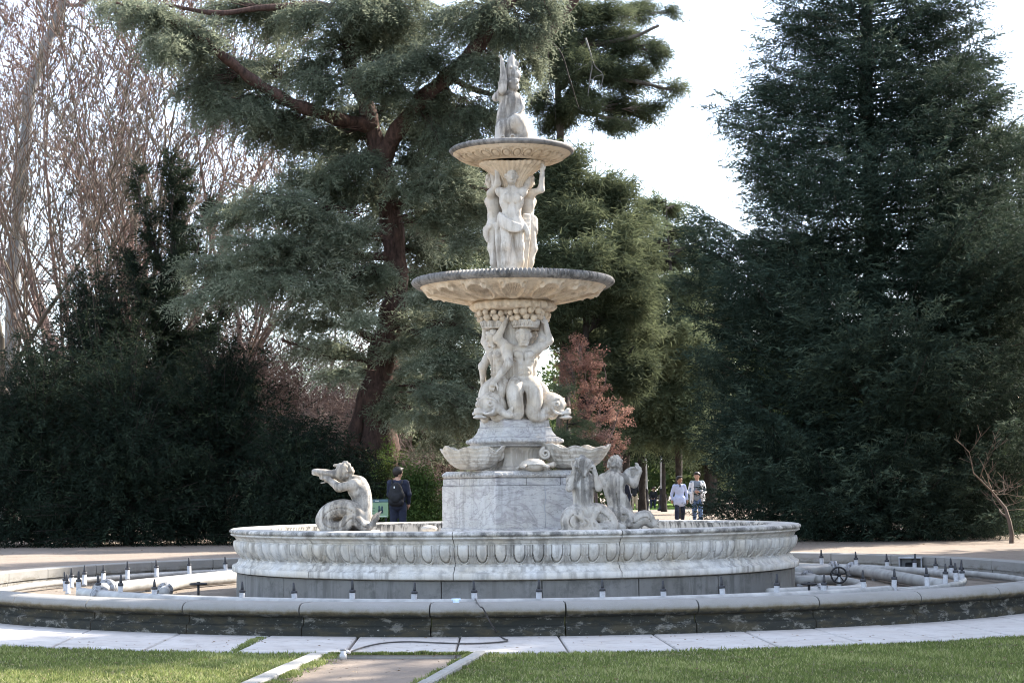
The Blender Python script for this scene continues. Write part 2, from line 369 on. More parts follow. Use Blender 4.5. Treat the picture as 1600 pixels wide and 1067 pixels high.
def grass():
    N = 240000; x = RNG.uniform(-8.5, 8.5, N); y = RNG.uniform(-16.5, -9.0, N)
    r = np.hypot(x, y); xl = -1.86-.27*(y+10.5)/-2.75; xr = -.40-.40*(y+10.5)/-2.87
    edge = RNG.uniform(0, .05, N)
    ok = (r > RO+.0-edge*.5) & ((x < xl-.15+edge*.5) | (x > xr+.10-edge*.5))
    gap = (RNG.random(N) < .9)
    keep = ok & gap; x = x[keep]; y = y[keep]
    # blades in the open joint between two slabs and along the path edges
    M = 2600; u = RNG.random(M); a0 = ao[7]; a1 = ai[7]; rr = RI+.2+(RO-RI-.2)*u; an = a1+(a0-a1)*u+RNG.normal(0, .0028, M)
    x = np.append(x, rr*np.sin(an)); y = np.append(y, -rr*np.cos(an))
    M = 7000; u = RNG.uniform(-13.8, -10.5, M); s = RNG.random(M) < .6
    ex = np.where(s, -1.86-.27*(u+10.5)/-2.75+np.abs(RNG.normal(0, .07, M)), -.40-.40*(u+10.5)/-2.87-np.abs(RNG.normal(0, .04, M)))
    k2 = RNG.random(M) < .5+.5*np.sin(u*7); x = np.append(x, ex[k2]); y = np.append(y, u[k2])
    M = 2500; ex = RNG.uniform(-1.85, -.42, M); x = np.append(x, ex); y = np.append(y, -np.sqrt(RO**2-ex**2)-np.abs(RNG.normal(0, .02, M)))
    n = len(x)
    def fld(sx, ph):
        return (np.sin(x*sx*1.3+y*sx*.7+ph)+np.sin(x*sx*-.6+y*sx*1.5+ph*2.1)+np.sin(x*sx*2.3+y*sx*1.9+ph*.3))/3
    t1 = fld(1.6, .4); t2 = fld(5.1, 2.0); t3 = fld(14., .9)
    tuft = np.clip(t2*.6+t3*.6+t1*.3, -1, 1)
    h = .014+.016*RNG.random(n)+.024*np.clip(tuft, 0, 1)+.008*RNG.random(n)
    bald = (t1*.4+t2*.3+t3*.4 < -.30) & (RNG.random(n) < .75); h[bald] *= .35
    wv = RNG.uniform(.0045, .0095, n); th = RNG.uniform(0, 2*pi, n); ln = RNG.uniform(.1, .9, n)*h; la = RNG.uniform(0, 2*pi, n)
    T = np.zeros((n, 3, 3)); z0 = -.02
    T[:, 0] = np.stack([x-wv*np.cos(th), y-wv*np.sin(th), np.full(n, z0)], -1)
    T[:, 1] = np.stack([x+wv*np.cos(th), y+wv*np.sin(th), np.full(n, z0)], -1)
    T[:, 2] = np.stack([x+ln*np.cos(la), y+ln*np.sin(la), z0+h], -1)
    v = np.clip(.40+.30*tuft+.16*t1+RNG.normal(0, .2, n), 0, 1); v[RNG.random(n) < .10] = 1.0
    o = obj('grass', tri_mesh('grass', T, v), MT['grass']); meta(o, 'short uneven green grass with brighter tufts on the lawns beside the path', 'grass', kind='stuff')
grass()
# fallen leaves and bits of litter on paving, lawn and the pool floor
MT['litter'] = leafmat('dry_leaves', (.09, .055, .03), (.20, .13, .07), (.36, .28, .18), .1, .8)
def litter():
    P = []
    for k in range(1000): P.append((RNG.uniform(-7, 7), RNG.uniform(-13.5, -8.6), .002, .020))
    for k in range(500):
        a = RNG.uniform(0, 2*pi); r = RNG.uniform(4.6, 8.0); P.append((r*cos(a), r*sin(a), .034, .03))
    for k in range(700): P.append((RNG.uniform(-16, 16), RNG.uniform(9.5, 22), .335, .03))
    for k in range(1100):
        P.append((RNG.uniform(-14, 14), RNG.uniform(14, 18), .34, .03))
    T = []
    for x, y, z, s in P:
        a = RNG.uniform(0, 2*pi); s *= RNG.uniform(.5, 1.3); c, d = cos(a)*s, sin(a)*s; q = RNG.uniform(.0, .5)*s
        T.append([(x-c, y-d, z), (x+d*.4, y-c*.4, z+q), (x+c, y+d, z+q*.4)]); T.append([(x-c, y-d, z), (x+c, y+d, z+q*.4), (x-d*.4, y+c*.4, z+q*.6)])
    T = np.array(T); v = RNG.random(len(T))
    o = obj('leaf_litter', tri_mesh('leaf_litter', T, v), MT['litter']); meta(o, 'dry brown leaves scattered over the ground and the empty pool floor', 'leaves', kind='stuff')
litter()
# far sunlit turf strips
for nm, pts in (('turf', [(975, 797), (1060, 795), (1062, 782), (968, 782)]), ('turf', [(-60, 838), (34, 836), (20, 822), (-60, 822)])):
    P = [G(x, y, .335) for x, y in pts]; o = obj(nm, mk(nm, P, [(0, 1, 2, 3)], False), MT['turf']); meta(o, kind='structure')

# ================================================================== POOL WALL (coping and base stones)
def sweep(prof, a0, a1, n, closed=True, gap=.0, caps=True):
    """closed profile (r, z) swept about the z axis between two angles measured from -y"""
    m = len(prof); V = []
    for k in range(n+1):
        a = a0+(a1-a0)*k/n
        for r, z in prof:
            V.append((r*sin(a), -r*cos(a), z))
    F = []
    for k in range(n):
        for j in range(m): F.append((k*m+j, k*m+(j+1) % m, (k+1)*m+(j+1) % m, (k+1)*m+j))
    if caps: F.append(tuple(range(m-1, -1, -1))); F.append(tuple(n*m+j for j in range(m)))
    return V, F
pw = thing('pool_wall', 'low round granite wall of the empty outer pool, black with algae', 'pool wall')
cop = [(8.13, .20), (8.47, .20), (8.515, .212), (8.55, .235), (8.568, .27), (8.562, .305), (8.538, .335), (8.50, .353), (8.45, .36), (8.15, .358), (8.13, .345)]
base = [(8.15, .02), (8.49, -.07), (8.49, .085), (8.475, .10), (8.44, .112), (8.425, .14), (8.425, .199), (8.15, .199)]
for nm, pr in (('coping_stone', cop), ('base_stone', base)):
    V, F = sweep(pr, radians(.06), radians(9.94), 6); me = autosmooth(mk(nm, V, F), 30)
    for k in range(36):
        a = radians(3.75+10*k+(.8 if nm == 'base_stone' else 0)*0)
        obj(nm, me, MT['algae'], pw, rot=(0, 0, a), loc=(0, 0, random.uniform(-.0015, .0015) if nm == 'coping_stone' else 0))
b = MB(); b.lathe([(8.20, -.02), (8.40, -.02), (8.40, .34), (8.20, .34), (8.20, -.02)], 96); b.build('mortar_core', MT['soil'], pw)

# ================================================================== BASIN
bas = thing('fountain_basin', 'large round white marble basin carved with a band of egg ornament', 'basin', (.02, 0, 0))
NE = 9; PW = 2*pi/(12*NE)
def egg_relief(a, h):
    hw = .275; by = .54
    dy = max(0., by-h)/.43; e = sqrt((a/hw)**2+dy*dy)
    if h > .96: return -.012*(h-.96)/.04
    if e < 1: return .034*sqrt(max(0, 1-e*e))+.004
    if e < 1.14: return -.050
    if e < 1.36: return .018*sin(pi*(e-1.14)/.22)+.006
    q = abs(abs(a)-.5); f = max(0, 1-q/.055)*.012*(1 if h < .82 else .3)
    if h < .32: f += .008*max(0, cos(q*60))*max(0, 1-abs(h-.12)/.14)
    d = ((q/.05)**2+((h-.42)/.055)**2)
    if d < 1: f += .012*sqrt(1-d)
    return f*1.3-.020
def basin_section():
    low = [(4.16, .41), (4.30, .405), (4.345, .412), (4.352, .42), (4.352, .492), (4.345, .50), (4.318, .508), (4.285, .53), (4.262, .556), (4.262, .578), (4.225, .584), (4.212, .606)]
    band = [(j/30) for j in range(31)]
    up = [(4.285, .885), (4.30, .893), (4.30, .905), (4.325, .93), (4.365, .948), (4.375, .955), (4.375, .966), (4.345, .970), (4.36, .978), (4.388, .99), (4.395, 1.008), (4.388, 1.028), (4.365, 1.042), (4.33, 1.047), (3.98, 1.047), (3.955, 1.035), (3.95, 1.015)]
    inn = [(3.97, .95), (3.98, .62)]
    NT = NE*30; V = []; m = len(low)+len(band)+len(up)+len(inn)
    for k in range(NT+1):
        a = k/30; af = a-math.floor(a)-.5; ang = (a)*PW; g = 0
        if k == 0: ang += .0010; g = .006
        if k == NT: ang -= .0010; g = .006
        if k == 1 or k == NT-1: ang += 0
        row = [(r-g, z) for r, z in low]
        for h in band:
            r = 4.195+.105*sin(min(1, h*1.25+.02)*pi/2)**.9 - .012*max(0, (h-.8)/.2); z = .612+.268*h
            row.append((r+egg_relief(af, h)-g, z))
        row += [(r-g, z) for r, z in up]+inn
        V += [(r*sin(ang), -r*cos(ang), z) for r, z in row]
    F = grid_faces(NT+1, m)
    mi = np.zeros((NT, m-1), int); mi[:, -2:] = 1
    return mk('basin_section', V, F, True, mi.ravel())
me = basin_section(); me.materials.append(MT['marble']); me.materials.append(MT['inner'])
for k in range(12): obj('basin_section', me, None, bas, rot=(0, 0, radians(19+30*k)))
V, F = sweep([(4.05, .02), (4.285, .02), (4.285, .392), (4.05, .392)], radians(.10), radians(17.90), 10); me = autosmooth(mk('socle_stone', V, F), 30)
for k in range(20): obj('socle_stone', me, MT['socle'], bas, rot=(0, 0, radians(4.6+18*k)))
b = MB(); b.lathe([(4.1, .2), (4.19, .3), (4.19, .62), (4.0, .63)], 96); b.lathe([(0, .63), (4.0, .63)], 64); b.build('basin_floor', MT['inner'], bas)

# ================================================================== FOUNTAIN TOWER
AX = .025; ROT = radians(31)
tow = thing('fountain_tower', 'tall white marble fountain with two stacked bowls on carved figures', 'fountain', (AX, 0, .63))
def tp(z): return z-.63
def sq_lathe(prof, ch=.03, ns=10):
    """square plan with rounded corners, profile of (half side, z)"""
    ring = []
    for q in range(4):
        for k in range(ns): ring.append((q, -1+2*k/ns))
    V = []; M = len(prof)
    for q, t in ring:
        for h, z in prof:
            c = ch*h/.5; x = max(-(h-c*.0), min(h, t*h)); y = -h
            if abs(t) > .9: y += c*(abs(t)-.9)/.1
            a = q*pi/2; V.append((x*cos(a)-y*sin(a), x*sin(a)+y*cos(a), tp(z)))
    n = len(ring); F = grid_faces(n, M, True).tolist()
    F.append([i*M+M-1 for i in range(n)]); F.append([i*M for i in range(n-1, -1, -1)])
    return V, F
def sqpart(name, prof, mat, ch=.03, ns=10, ang=25):
    V, F = sq_lathe(prof, ch, ns); return obj(name, autosmooth(mk(name, V, F), ang), mat, tow, rot=(0, 0, ROT))
sqpart('pedestal_base', [(.80, .62), (.875, .64), (.875, .96), (.862, 1.0), (.845, 1.01)], MT['block'], .01)
# the die: two veined slabs to each face, cut by a wandering seam
def die():
    V, F = sq_lathe([(.842, 1.01), (.842, 1.20), (.842, 1.42), (.842, 1.655), (.83, 1.66)], .006, 24); return obj('pedestal_block', autosmooth(mk('pedestal_block', V, F), 25), MT['block'], tow, rot=(0, 0, ROT))
die()
b = MB()
for q in range(4):                                  # corner and middle slabs of the frieze
    for (x0, x1) in ((-.825, -.30), (-.29, .31), (.32, .825)):
        c = Vector(((x0+x1)/2, -.80, tp(1.716))); M = Matrix.Rotation(q*pi/2+ROT, 4, 'Z'); bb = MB(); bb.box((0, 0, 0), ((x1-x0)/2, .028, .054), bev=.006)
        V = [M @ (Vector(v)+c) for v in bb.V]; obj('frieze_slab', mk('frieze_slab', V, bb.F, False), MT['block'], tow)
sqpart('pedestal_core', [(.78, 1.65), (.78, 1.78)], MT['block'], .01)
sqpart('cornice', [(.80, 1.772), (.815, 1.776), (.845, 1.79), (.858, 1.82), (.85, 1.85), (.83, 1.868), (.815, 1.872), (.815, 1.885), (.3, 1.888)], MT['block'], .02)
for q in range(4):
    b = MB()
    for k in range(17):
        p = Matrix.Rotation(q*pi/2+ROT, 4, 'Z') @ Vector((-.76+.095*k, -.85, tp(1.822))); b.ball(p, (.030, .030, .024), 8, 5)
    b.build('bead_moulding', MT['block'], tow)
b = MB(); b.tube([Matrix.Rotation(ROT, 4, 'Z') @ Vector((x, -.8425, tp(z))) for x, z in ((.02, 1.01), (.035, 1.15), (.01, 1.3), (.03, 1.45), (.02, 1.655))], .006, 5); b.build('seam', MT['boxgrey'], tow)
M = Matrix.Rotation(ROT, 4, 'Z'); p = Vector(W(730, 767, -.55)); b = MB()
sqpart('stem', [(.44, 1.885), (.45, 1.90), (.44, 1.93), (.40, 1.96), (.365, 2.05), (.36, 2.14), (.385, 2.21), (.42, 2.25)], MT['statue'], .10)
sqpart('moulded_base', [(.40, 2.235), (.44, 2.255), (.50, 2.262), (.51, 2.285), (.545, 2.30), (.568, 2.325), (.572, 2.35), (.555, 2.385), (.52, 2.405), (.505, 2.41), (.50, 2.43), (.475, 2.46), (.455, 2.50), (.447, 2.53), (.447, 2.55), (.428, 2.56), (.425, 2.58), (.42, 2.655), (.43, 2.665), (.41, 2.675)], MT['block'], .05)
# leafy egg row along the lip of the moulded base
for q in range(4):
    b = MB()
    for k in range(12):
        p = Matrix.Rotation(q*pi/2+ROT, 4, 'Z') @ Vector((-.50+.0909*k, -.553, tp(2.342))); b.ball(p, (.036, .036, .034), 8, 5)
    b.build('leaf_moulding', MT['block'], tow)
b = MB(); b.lathe([(.30, tp(2.67)), (.26, tp(3.0)), (.22, tp(3.6)), (.30, tp(4.2)), (.42, tp(4.42))], 24); b.build('lower_core', MT['statue'], tow)
b = MB(); b.lathe([(.22, tp(4.80)), (.17, tp(5.2)), (.13, tp(5.9)), (.18, tp(6.35))], 24); b.build('upper_core', MT['statue'], tow)

def bowl(name, prof, relief, mat, nt, top=None):
    m = len(prof); V = []
    for k in range(nt):
        a = 2*pi*k/nt
        for j, (r, z) in enumerate(prof):
            dr, dz = relief(a, j/(m-1), r); V.append(((r+dr)*cos(a), (r+dr)*sin(a), tp(z+dz)))
    return obj(name, mk(name, V, grid_faces(nt, m, True)), mat, tow)
def rs(pts, n):                                     # resample a profile evenly
    P = np.array(pts, float); d = np.r_[0, np.cumsum(np.hypot(*np.diff(P, axis=0).T))]; t = np.linspace(0, d[-1], n)
    return list(zip(np.interp(t, d, P[:, 0]), np.interp(t, d, P[:, 1])))
# neck ring with a plaited relief
def plait(a, t, r):
    return (.030*max(0, sin(26*a+t*9))*sin(pi*t)+.024*max(0, sin(26*a-t*9+1.5))*sin(pi*t)-.012, 0)
bowl('neck_ring', rs([(.40, 4.36), (.60, 4.38), (.655, 4.40), (.675, 4.45), (.66, 4.50), (.63, 4.515)], 14), plait, MT['bowl'], 260)
def acanthus(a, t, r):                              # scrolling leaves and palmettes under the large bowl
    n = 14; u = (a*n/(2*pi)) % 1-.5; s = 0
    e = sqrt((u/.34)**2+((t-.55)/.36)**2); s += .030*math.exp(-((e-1)/.13)**2)
    for k in range(-3, 4):
        x = u-(k*.085*(t*.9+.15)); s += .016*math.exp(-(x/.018)**2)*max(0, min(1, (1-e)*4))
    e2 = sqrt(((abs(u)-.5)/.13)**2+((t-.45)/.30)**2); s += .024*max(0, 1-e2)**.5 if e2 < 1 else 0
    d = sqrt(((abs(u)-.27)/.07)**2+((t-.86)/.08)**2); s += .02*math.exp(-((d-.8)/.4)**2)
    s = s*1.6-.006; return (s*.25, -s*max(0, min(1, min(t, 1-t)*14)))
bowl('large_bowl', rs([(.58, 4.505), (.70, 4.535), (.95, 4.585), (1.20, 4.645), (1.38, 4.71), (1.47, 4.755)], 56), acanthus, MT['bowl'], 980)
def rope(a, t, r):
    s = .017*cos(150*a+t*5); return (s*sin(pi*t), s*sin(pi*t)*.7)
lip = [(1.455, 4.752), (1.49, 4.748), (1.535, 4.762), (1.57, 4.79), (1.582, 4.82), (1.57, 4.855), (1.535, 4.88), (1.49, 4.885), (1.44, 4.87)]
bowl('bowl_rim', rs(lip, 14), rope, MT['lip'], 1500)
bowl('bowl_inside', [(1.45, 4.872), (1.30, 4.84), (.9, 4.80), (.5, 4.80), (.05, 4.82)], lambda a, t, r: (0, 0), MT['lip'], 64)
def tongues(a, t, r):
    n = 28; u = (a*n/(2*pi)) % 1-.5; h = (t-.28)/.52; s = 0
    if 0 < h < 1:
        hw = .34; dy = (h-.5)/.40; e = sqrt((u/hw)**2+dy*dy)
        if e < 1: s = .020*sqrt(1-e*e)
        elif e < 1.18: s = -.026
        elif e < 1.45: s = .014
        else: s = -.008
    return (s*.3, -s)
bowl('small_bowl', rs([(.46, 6.735), (.50, 6.722), (.54, 6.732), (.62, 6.745), (.78, 6.79), (.88, 6.835), (.93, 6.875)], 34), tongues, MT['bowl'], 720)
bowl('small_bowl_rim', rs([(.92, 6.872), (.95, 6.876), (.985, 6.90), (.992, 6.925), (.98, 6.95), (.945, 6.962), (.90, 6.955), (.5, 6.93), (.05, 6.94)], 22), lambda a, t, r: ((.003*mnoise.noise((a*9, t*3, 0))), .003*mnoise.noise((a*7, 5, t))), MT['lip'], 200)
def capital(a, t, r):
    n = 3; lob = .5+.5*cos(3*(a+pi/2)+pi); return (.10*lob*t**1.5+.018*cos(33*a)*t**.7*(1-t*.3)*1.2, -.03*(1-lob)*t)
bowl('leaf_capital', rs([(.19, 6.30), (.20, 6.40), (.26, 6.50), (.36, 6.60), (.44, 6.665), (.475, 6.70), (.46, 6.72), (.30, 6.735)], 30), capital, MT['bowl'], 400)

# scallop shells on the pedestal
def shell(name, L, Wd, H, curl, label):
    nA, nT = 180, 44; V = []
    for side in (0, 1):
        for i in range(nA):
            a = 2*pi*i/nA
            hinge = max(0, -sin(a))
            for j in range(nT):
                t = j/(nT-1); tt = t if side == 0 else 1-t; s = 1 if side == 0 else .93
                R = 1/sqrt((cos(a)/Wd)**2+(sin(a)/(L))**2)
                rib = 1+.010*cos(34*a)*tt**1.2*(1-.8*hinge)+(.026*((tt*6.5+.05*cos(5*a)) % 1-.5)*min(1, tt*3) if side == 0 else 0)
                wav = (.024*cos(9*a+.6)+.018*cos(5*a))*tt**5
                r = R*(.22+.78*tt**.62)*rib*s*(1+.02*cos(9*a)*tt**3)
                z = H*(tt**1.55)+(.02 if side else 0)*(1-tt)+wav+curl*H*hinge*tt**4
                V.append((r*cos(a), r*sin(a), z))
    V = np.array(V).reshape(2, nA, nT, 3); V = np.concatenate([V[0], V[1]], 1).reshape(-1, 3)
    F = grid_faces(nA, 2*nT, True).tolist(); F.append([i*2*nT for i in range(nA-1, -1, -1)])
    return mk(name, V, F)
s1 = obj('scallop_shell', shell('scallop_shell', .50, .50, .31, .35, ''), MT['statue'], tow, loc=(-.64, -.62, tp(1.90)), rot=(radians(2), 0, radians(180-40)))
s2 = obj('scallop_shell', shell('scallop_shell', .56, .56, .33, .35, ''), MT['statue'], tow, loc=(.94, -.10, tp(1.90)), rot=(radians(2), radians(2), radians(-85)))
for s, (x, y, z, ry) in ((s1, (0, .0, 0, 0)),):
    pass
b = MB()                                            # volutes where the shells spring from the stem, and the stands beneath them
for cx, cy, cz, R0 in ((.47, -.42, 2.14, .085), (-.26, -.50, 2.12, .08)):
    pts = []; rad = []
    for k in range(26):
        t = k/25; a = pi*.5+t*3.6*pi*(1 if cx > 0 else -1); r = R0*(1-.8*t); pts.append((cx+r*cos(a), cy-.03*t, tp(cz)+r*sin(a))); rad.append(.035*(1-.55*t))
    b = MB(); b.tube(pts, rad, 8); b.build('volute', MT['statue'], tow)
# carved turtle
b = MB(); c = Vector(W(833, 734, -.78))-Vector((AX, 0, .63)); c.z = tp(1.888)
tz = Matrix.Translation(c) @ Matrix.Rotation(radians(12), 4, 'Z') @ Matrix.Rotation(radians(-8), 4, 'X')
bb = MB(); bb.ball((0, 0, .075), (.20, .16, .10), 20, 12); bb.lathe([(.15, .055), (.215, .05), (.225, .065), (.20, .085)], 24, sy=.8)
for sx, sy in ((.14, -.12), (-.14, -.13), (.15, .12), (-.15, .12)): bb.tube([(sx*.8, sy*.7, .06), (sx*1.25, sy*1.25, .04), (sx*1.5, sy*1.45, .01)], [.04, .035, .05], 8, flat=.6)
bb.tube([(.17, -.02, .06), (.26, -.04, .07), (.31, -.05, .075), (.35, -.055, .06)], [.035, .032, .05, .02], 10)
bb.tube([(-.20, 0, .05), (-.27, 0, .02)], [.02, .008], 6)
for k in range(7):                                  # scutes
    a = 2*pi*k/6; rr = 0 if k == 6 else .10; bb.ball((rr*cos(a)*1.1, rr*sin(a)*.85, .125 if k < 6 else .158), (.05, .042, .022), 8, 5)
V = [tz @ Vector(v) for v in bb.V]; obj('turtle', mk('turtle', V, bb.F), MT['statue'], tow)

# ================================================================== PIPEWORK IN THE EMPTY POOL
def pipe(label, px, r, group='water pipes in the empty pool', z=.14, name='water_pipe', world=None, cat='pipe', n=12, fl=()):
    P = world if world else [tuple(G(x, y, z)) for x, y in px]
    P = [p if len(p) == 3 else (p[0], p[1], z) for p in P]
    q = catmull(P, 5) if len(P) > 2 else [np.array(P[0]), np.array(P[1])]
    t = thing(name, label, cat, (0, 0, 0), 0, group); b = MB(); b.tube(q, r, n); b.build('tube', MT['pipe'], t)
    for i in fl:                                    # flanges: two bolted discs
        k = int(i*(len(q)-1)); k = min(max(k, 1), len(q)-2); d = Vector(q[k+1]-q[k-1]).normalized(); c = Vector(q[k]); bf = MB()
        for s in (-1, 1): bf.tube([c+d*(s*.03-.016), c+d*(s*.03+.016)], r*1.55, 18)
        for m_ in range(8):
            a = 2*pi*m_/8; u = d.orthogonal().normalized(); v = d.cross(u); o_ = (u*cos(a)+v*sin(a))*r*1.33; bf.tube([c+o_-d*.07, c+o_+d*.07], .011, 6)
        bf.build('flange', MT['pipe_dk'], t)
    if len(P) == 2 or True:                         # saddles that carry the pipe off the floor
        for k in (1, len(q)//2, len(q)-2):
            c = q[k]
            if c[2]-r > .05:
                bf = MB(); bf.box((c[0], c[1], (c[2]-r*.6+.03)/2), (.05, .05, max(.01, (c[2]-r*.6-.03)/2)), bev=.004); bf.build('support', MT['pipe_dk'], t, False)
    return t
def arc(R, a0, a1, z, n=12): return [(R*sin(radians(a0+(a1-a0)*k/n)), -R*cos(radians(a0+(a1-a0)*k/n)), z) for k in range(n+1)]
RN = 6.77
pipe('pale ring pipe carrying the nozzles along the near side of the pool', None, .085, world=arc(RN, -62, 46, .225, 40), fl=(.06,))
pipe('grey end of the nozzle ring pipe curving round the right side of the pool', None, .055, world=arc(RN, 47.5, 118, .20, 24))
pipe('thick white sunlit pipe with a black flange crossing the left side of the pool', [(152, 921), (232, 912), (367, 898)], .095, z=.15, fl=(.12,))
pipe('thin white pipe lying along the far wall at the left', None, .05, world=arc(7.85, -82, -140, .13, 20))
pipe('thin dark grey pipe lying along the far wall at the right', None, .05, world=arc(7.85, 82, 140, .13, 20))
pipe('grey pipe elbow with a flange beside the left end of the basin socle', [(256, 926), (262, 917), (282, 911), (312, 908), (370, 903)], .08, z=.13, fl=(.12,))
pipe('short pale pipe stub behind the elbow left of the basin', [(300, 907), (336, 900), (372, 897)], .07, z=.11)
pipe('thick grey pipe with flanges running to the right edge of the nozzle ring', [(1236, 893), (1318, 889), (1400, 901), (1470, 914)], .095, z=.15, fl=(.3, .45))
pipe('short flanged pipe leaving the right end of the basin socle', [(1232, 900), (1262, 901), (1280, 905)], .07, z=.14, fl=(.55,))
pipe('pale curved feeder pipe looping in front of the hand wheel', [(1235, 906), (1300, 906), (1345, 914), (1330, 922), (1270, 924), (1200, 927)], .075, z=.13, fl=(.78,))
pipe('thin horizontal pipe behind the near nozzles at the right', [(1348, 924), (1420, 920), (1503, 915)], .035, z=.16)
# nozzles: one built, the rest copied
def make_nozzle():
    t = thing('water_nozzle', 'x', 'nozzle', (0, 0, 0), 0, 'nozzles standing on the ring pipe')
    b = MB(); b.lathe([(.0, 0), (.040, 0), (.040, .02), (.034, .02), (.034, .165), (.0, .165)], 12); b.build('riser', MT['nozgrey'], t)
    b = MB(); b.lathe([(0, .160), (.036, .160), (.040, .165), (.040, .190), (.028, .196), (0, .196)], 12); b.build('collar', MT['nozblack'], t)
    b = MB(); b.lathe([(0, .19), (.020, .19), (.019, .22), (.012, .295), (.009, .30), (0, .30)], 10); b.build('tip', MT['nozblack'], t)
    return t
nz = make_nozzle(); first = True
specs = []
for i, px in enumerate([192, 245, 381, 463, 552, 647, 742, 841, 940, 1035, 1127, 1210, 1283, 1345, 1392, 1444, 1472]):
    a = math.asin(max(-.999, min(.999, (px-803)/100/RN*1.0)))
    # solve the angle so that the nozzle stands at that image column on the ring
    for _ in range(30):
        x, y = RN*sin(a), -RN*cos(a); dep = y+29; a += ((px-803.5)/FPX*dep-x)/RN/max(.15, cos(a))*.5; a = max(-1.5, min(1.5, a))
    specs.append((a, 'near'))
for px in (300,): pass
A = sorted(s[0] for s in specs); da = .1115
extra = []
a = A[0]-.10
while a > -pi+.0: extra.append(a); a -= .13
a = A[-1]+.10
while a < pi-.05: extra.append(a); a += .13
fr = sorted(A); 
def nlabel(a):
    x, y = RN*sin(a), -RN*cos(a)
    return x, y
n_front = 0; NC = {}
for a in sorted(A+extra):
    x, y = nlabel(a)
    px_ = 803.5+x/(y+29)*FPX
    if abs(a) > 1.95 and abs(px_-804) < 425: continue      # hidden behind the basin
    t = nz if first else copy_tree(nz); first = False
    t.location = (x, y, .215+.0 if abs(a) < 1.2 else .17); t.rotation_euler = (random.uniform(-.07, .07), random.uniform(-.07, .07), random.uniform(0, 3)); t.scale = (1, 1, random.uniform(.92, 1.06))
    where = 'left' if x < 0 else 'right'
    if abs(a) < 1.0:
        n_front += 1
        t['label'] = ('small grey nozzle with black tip, %s from the left in the near row' %
                      ['first', 'second', 'third', 'fourth', 'fifth', 'sixth', 'seventh', 'eighth', 'ninth', 'tenth', 'eleventh', 'twelfth', 'thirteenth', 'fourteenth', 'fifteenth', 'sixteenth', 'seventeenth', 'eighteenth', 'nineteenth'][n_front-1])
    elif abs(a) < 1.75: NC[where+'t'] = NC.get(where+'t', -1)+1; t['label'] = 'grey nozzle in the far %s cluster of the ring, %s from the front' % (where, ('nearest', 'second', 'third', 'fourth', 'fifth', 'sixth', 'seventh')[(NC[where+'t'] if where == 'right' else 5-NC[where+'t']) % 7])
    else:
        NC[where+'b'] = NC.get(where+'b', -1)+1; t['label'] = 'grey nozzle in the back row on the %s, %s from the basin' % (where, ('nearest', 'second', 'third', 'fourth', 'fifth', 'sixth')[(NC[where+'b'] if where == 'left' else 4-NC[where+'b']) % 6])
# hand wheels
def wheel(px, py, z, upright, label, s=1):
    c = G(px, py, z); t = thing('hand_wheel', label, 'valve wheel', tuple(c), 0, 'valve hand wheels')
    M = Matrix.Rotation(radians(80), 4, 'X') if upright else Matrix.Identity(4); R = .115*s
    b = MB(); b.tube([M @ Vector((R*cos(2*pi*k/24), R*sin(2*pi*k/24), 0)) for k in range(25)], .014*s, 8, caps=False); b.build('wheel_rim', MT['black'], t)
    for k in range(5):
        a = 2*pi*k/5+.3; b = MB(); b.tube([(0, 0, 0), M @ Vector((R*cos(a), R*sin(a), 0))], .010*s, 6); b.build('spoke', MT['black'], t)
    b = MB(); b.tube([M @ Vector((0, 0, -.02)), M @ Vector((0, 0, .03))], .026*s, 10); b.build('hub', MT['black'], t)
    b = MB()
    if upright: b.tube([(0, .0, -.02), (0, .03, -.13), (0, .03, -z+.03)], [.02, .035, .05], 10)
    else: b.tube([(0, 0, 0), (0, 0, -z+.03)], .018, 8)
    b.build('spindle', MT['nozgrey'] if upright else MT['black'], t)
wheel(1311, 898, .30, True, 'upright black hand wheel with five spokes on the right hand pipework')
wheel(310, 912, .30, False, 'flat black hand wheel on a spindle above the left pipe elbow', 1.0)
wheel(1264, 912, .27, False, 'flat black hand wheel beside the right end of the basin socle', .9)
# grey lamp housing
c = G(1424, 895, .06); t = thing('floodlight_housing', 'grey open fronted box casing standing on the pool floor by the far wall', 'box', (c[0], c[1], .03), radians(-18))
b = MB(); w_, d_, h_ = .20, .15, .30
for cc, hh in (((-w_+.01, 0, h_/2), (.01, d_, h_/2)), ((w_-.01+.0, 0, h_/2), (.01, d_, h_/2)), ((0, 0, h_-.01+.012), (w_+.01, d_+.01, .012)), ((0, d_-.01, h_/2), (w_-.02, .01, h_/2-.01)), ((0, 0, .01), (w_-.02, d_-.0, .01))): b.box(cc, hh, bev=.003)
b.build('casing', MT['boxgrey'], t, False)
b = MB(); b.box((.0, .03, .12), (.10, .07, .09), bev=.01); b.lathe([(.0, -.0), (.07, 0), (.08, .02)], 16, (0, -.05, .2)); b.build('lamp_unit', MT['boxin'], t)
# cable over the wall, over the paving, to a standpipe on the kerb
cb = MB(); P = [(742, 934, .30), (745, 940, .372), (750, 947, .372)]
pts = [tuple(G(x, y, z)) for x, y, z in P]+[tuple(np.array(G(755, 950, .36))+np.array((0, -.02, -.0)))]
pts += [tuple(G(*q)) for q in ((764, 968, .22), (778, 990, .02), (789, 998, .012), (793, 999, .012), (786, 1002, .012), (740, 1005, .012), (690, 1004, .012), (640, 1002, .012), (600, 1004, .012), (570, 1010, .012), (546, 1018, .02))]
pts[4] = (pts[4][0], min(pts[4][1], -8.60), pts[4][2])
cb.tube(catmull(pts, 5), .0085, 6); o = cb.build('cable', MT['cable']); meta(o, 'thin dark cable hanging over the pool wall and lying across the paving', 'cable')
c = G(536, 1025, 0); t = thing('standpipe', 'small grey pipe fitting on the kerb at the end of the cable', 'pipe fitting', (c[0], c[1], -.03))
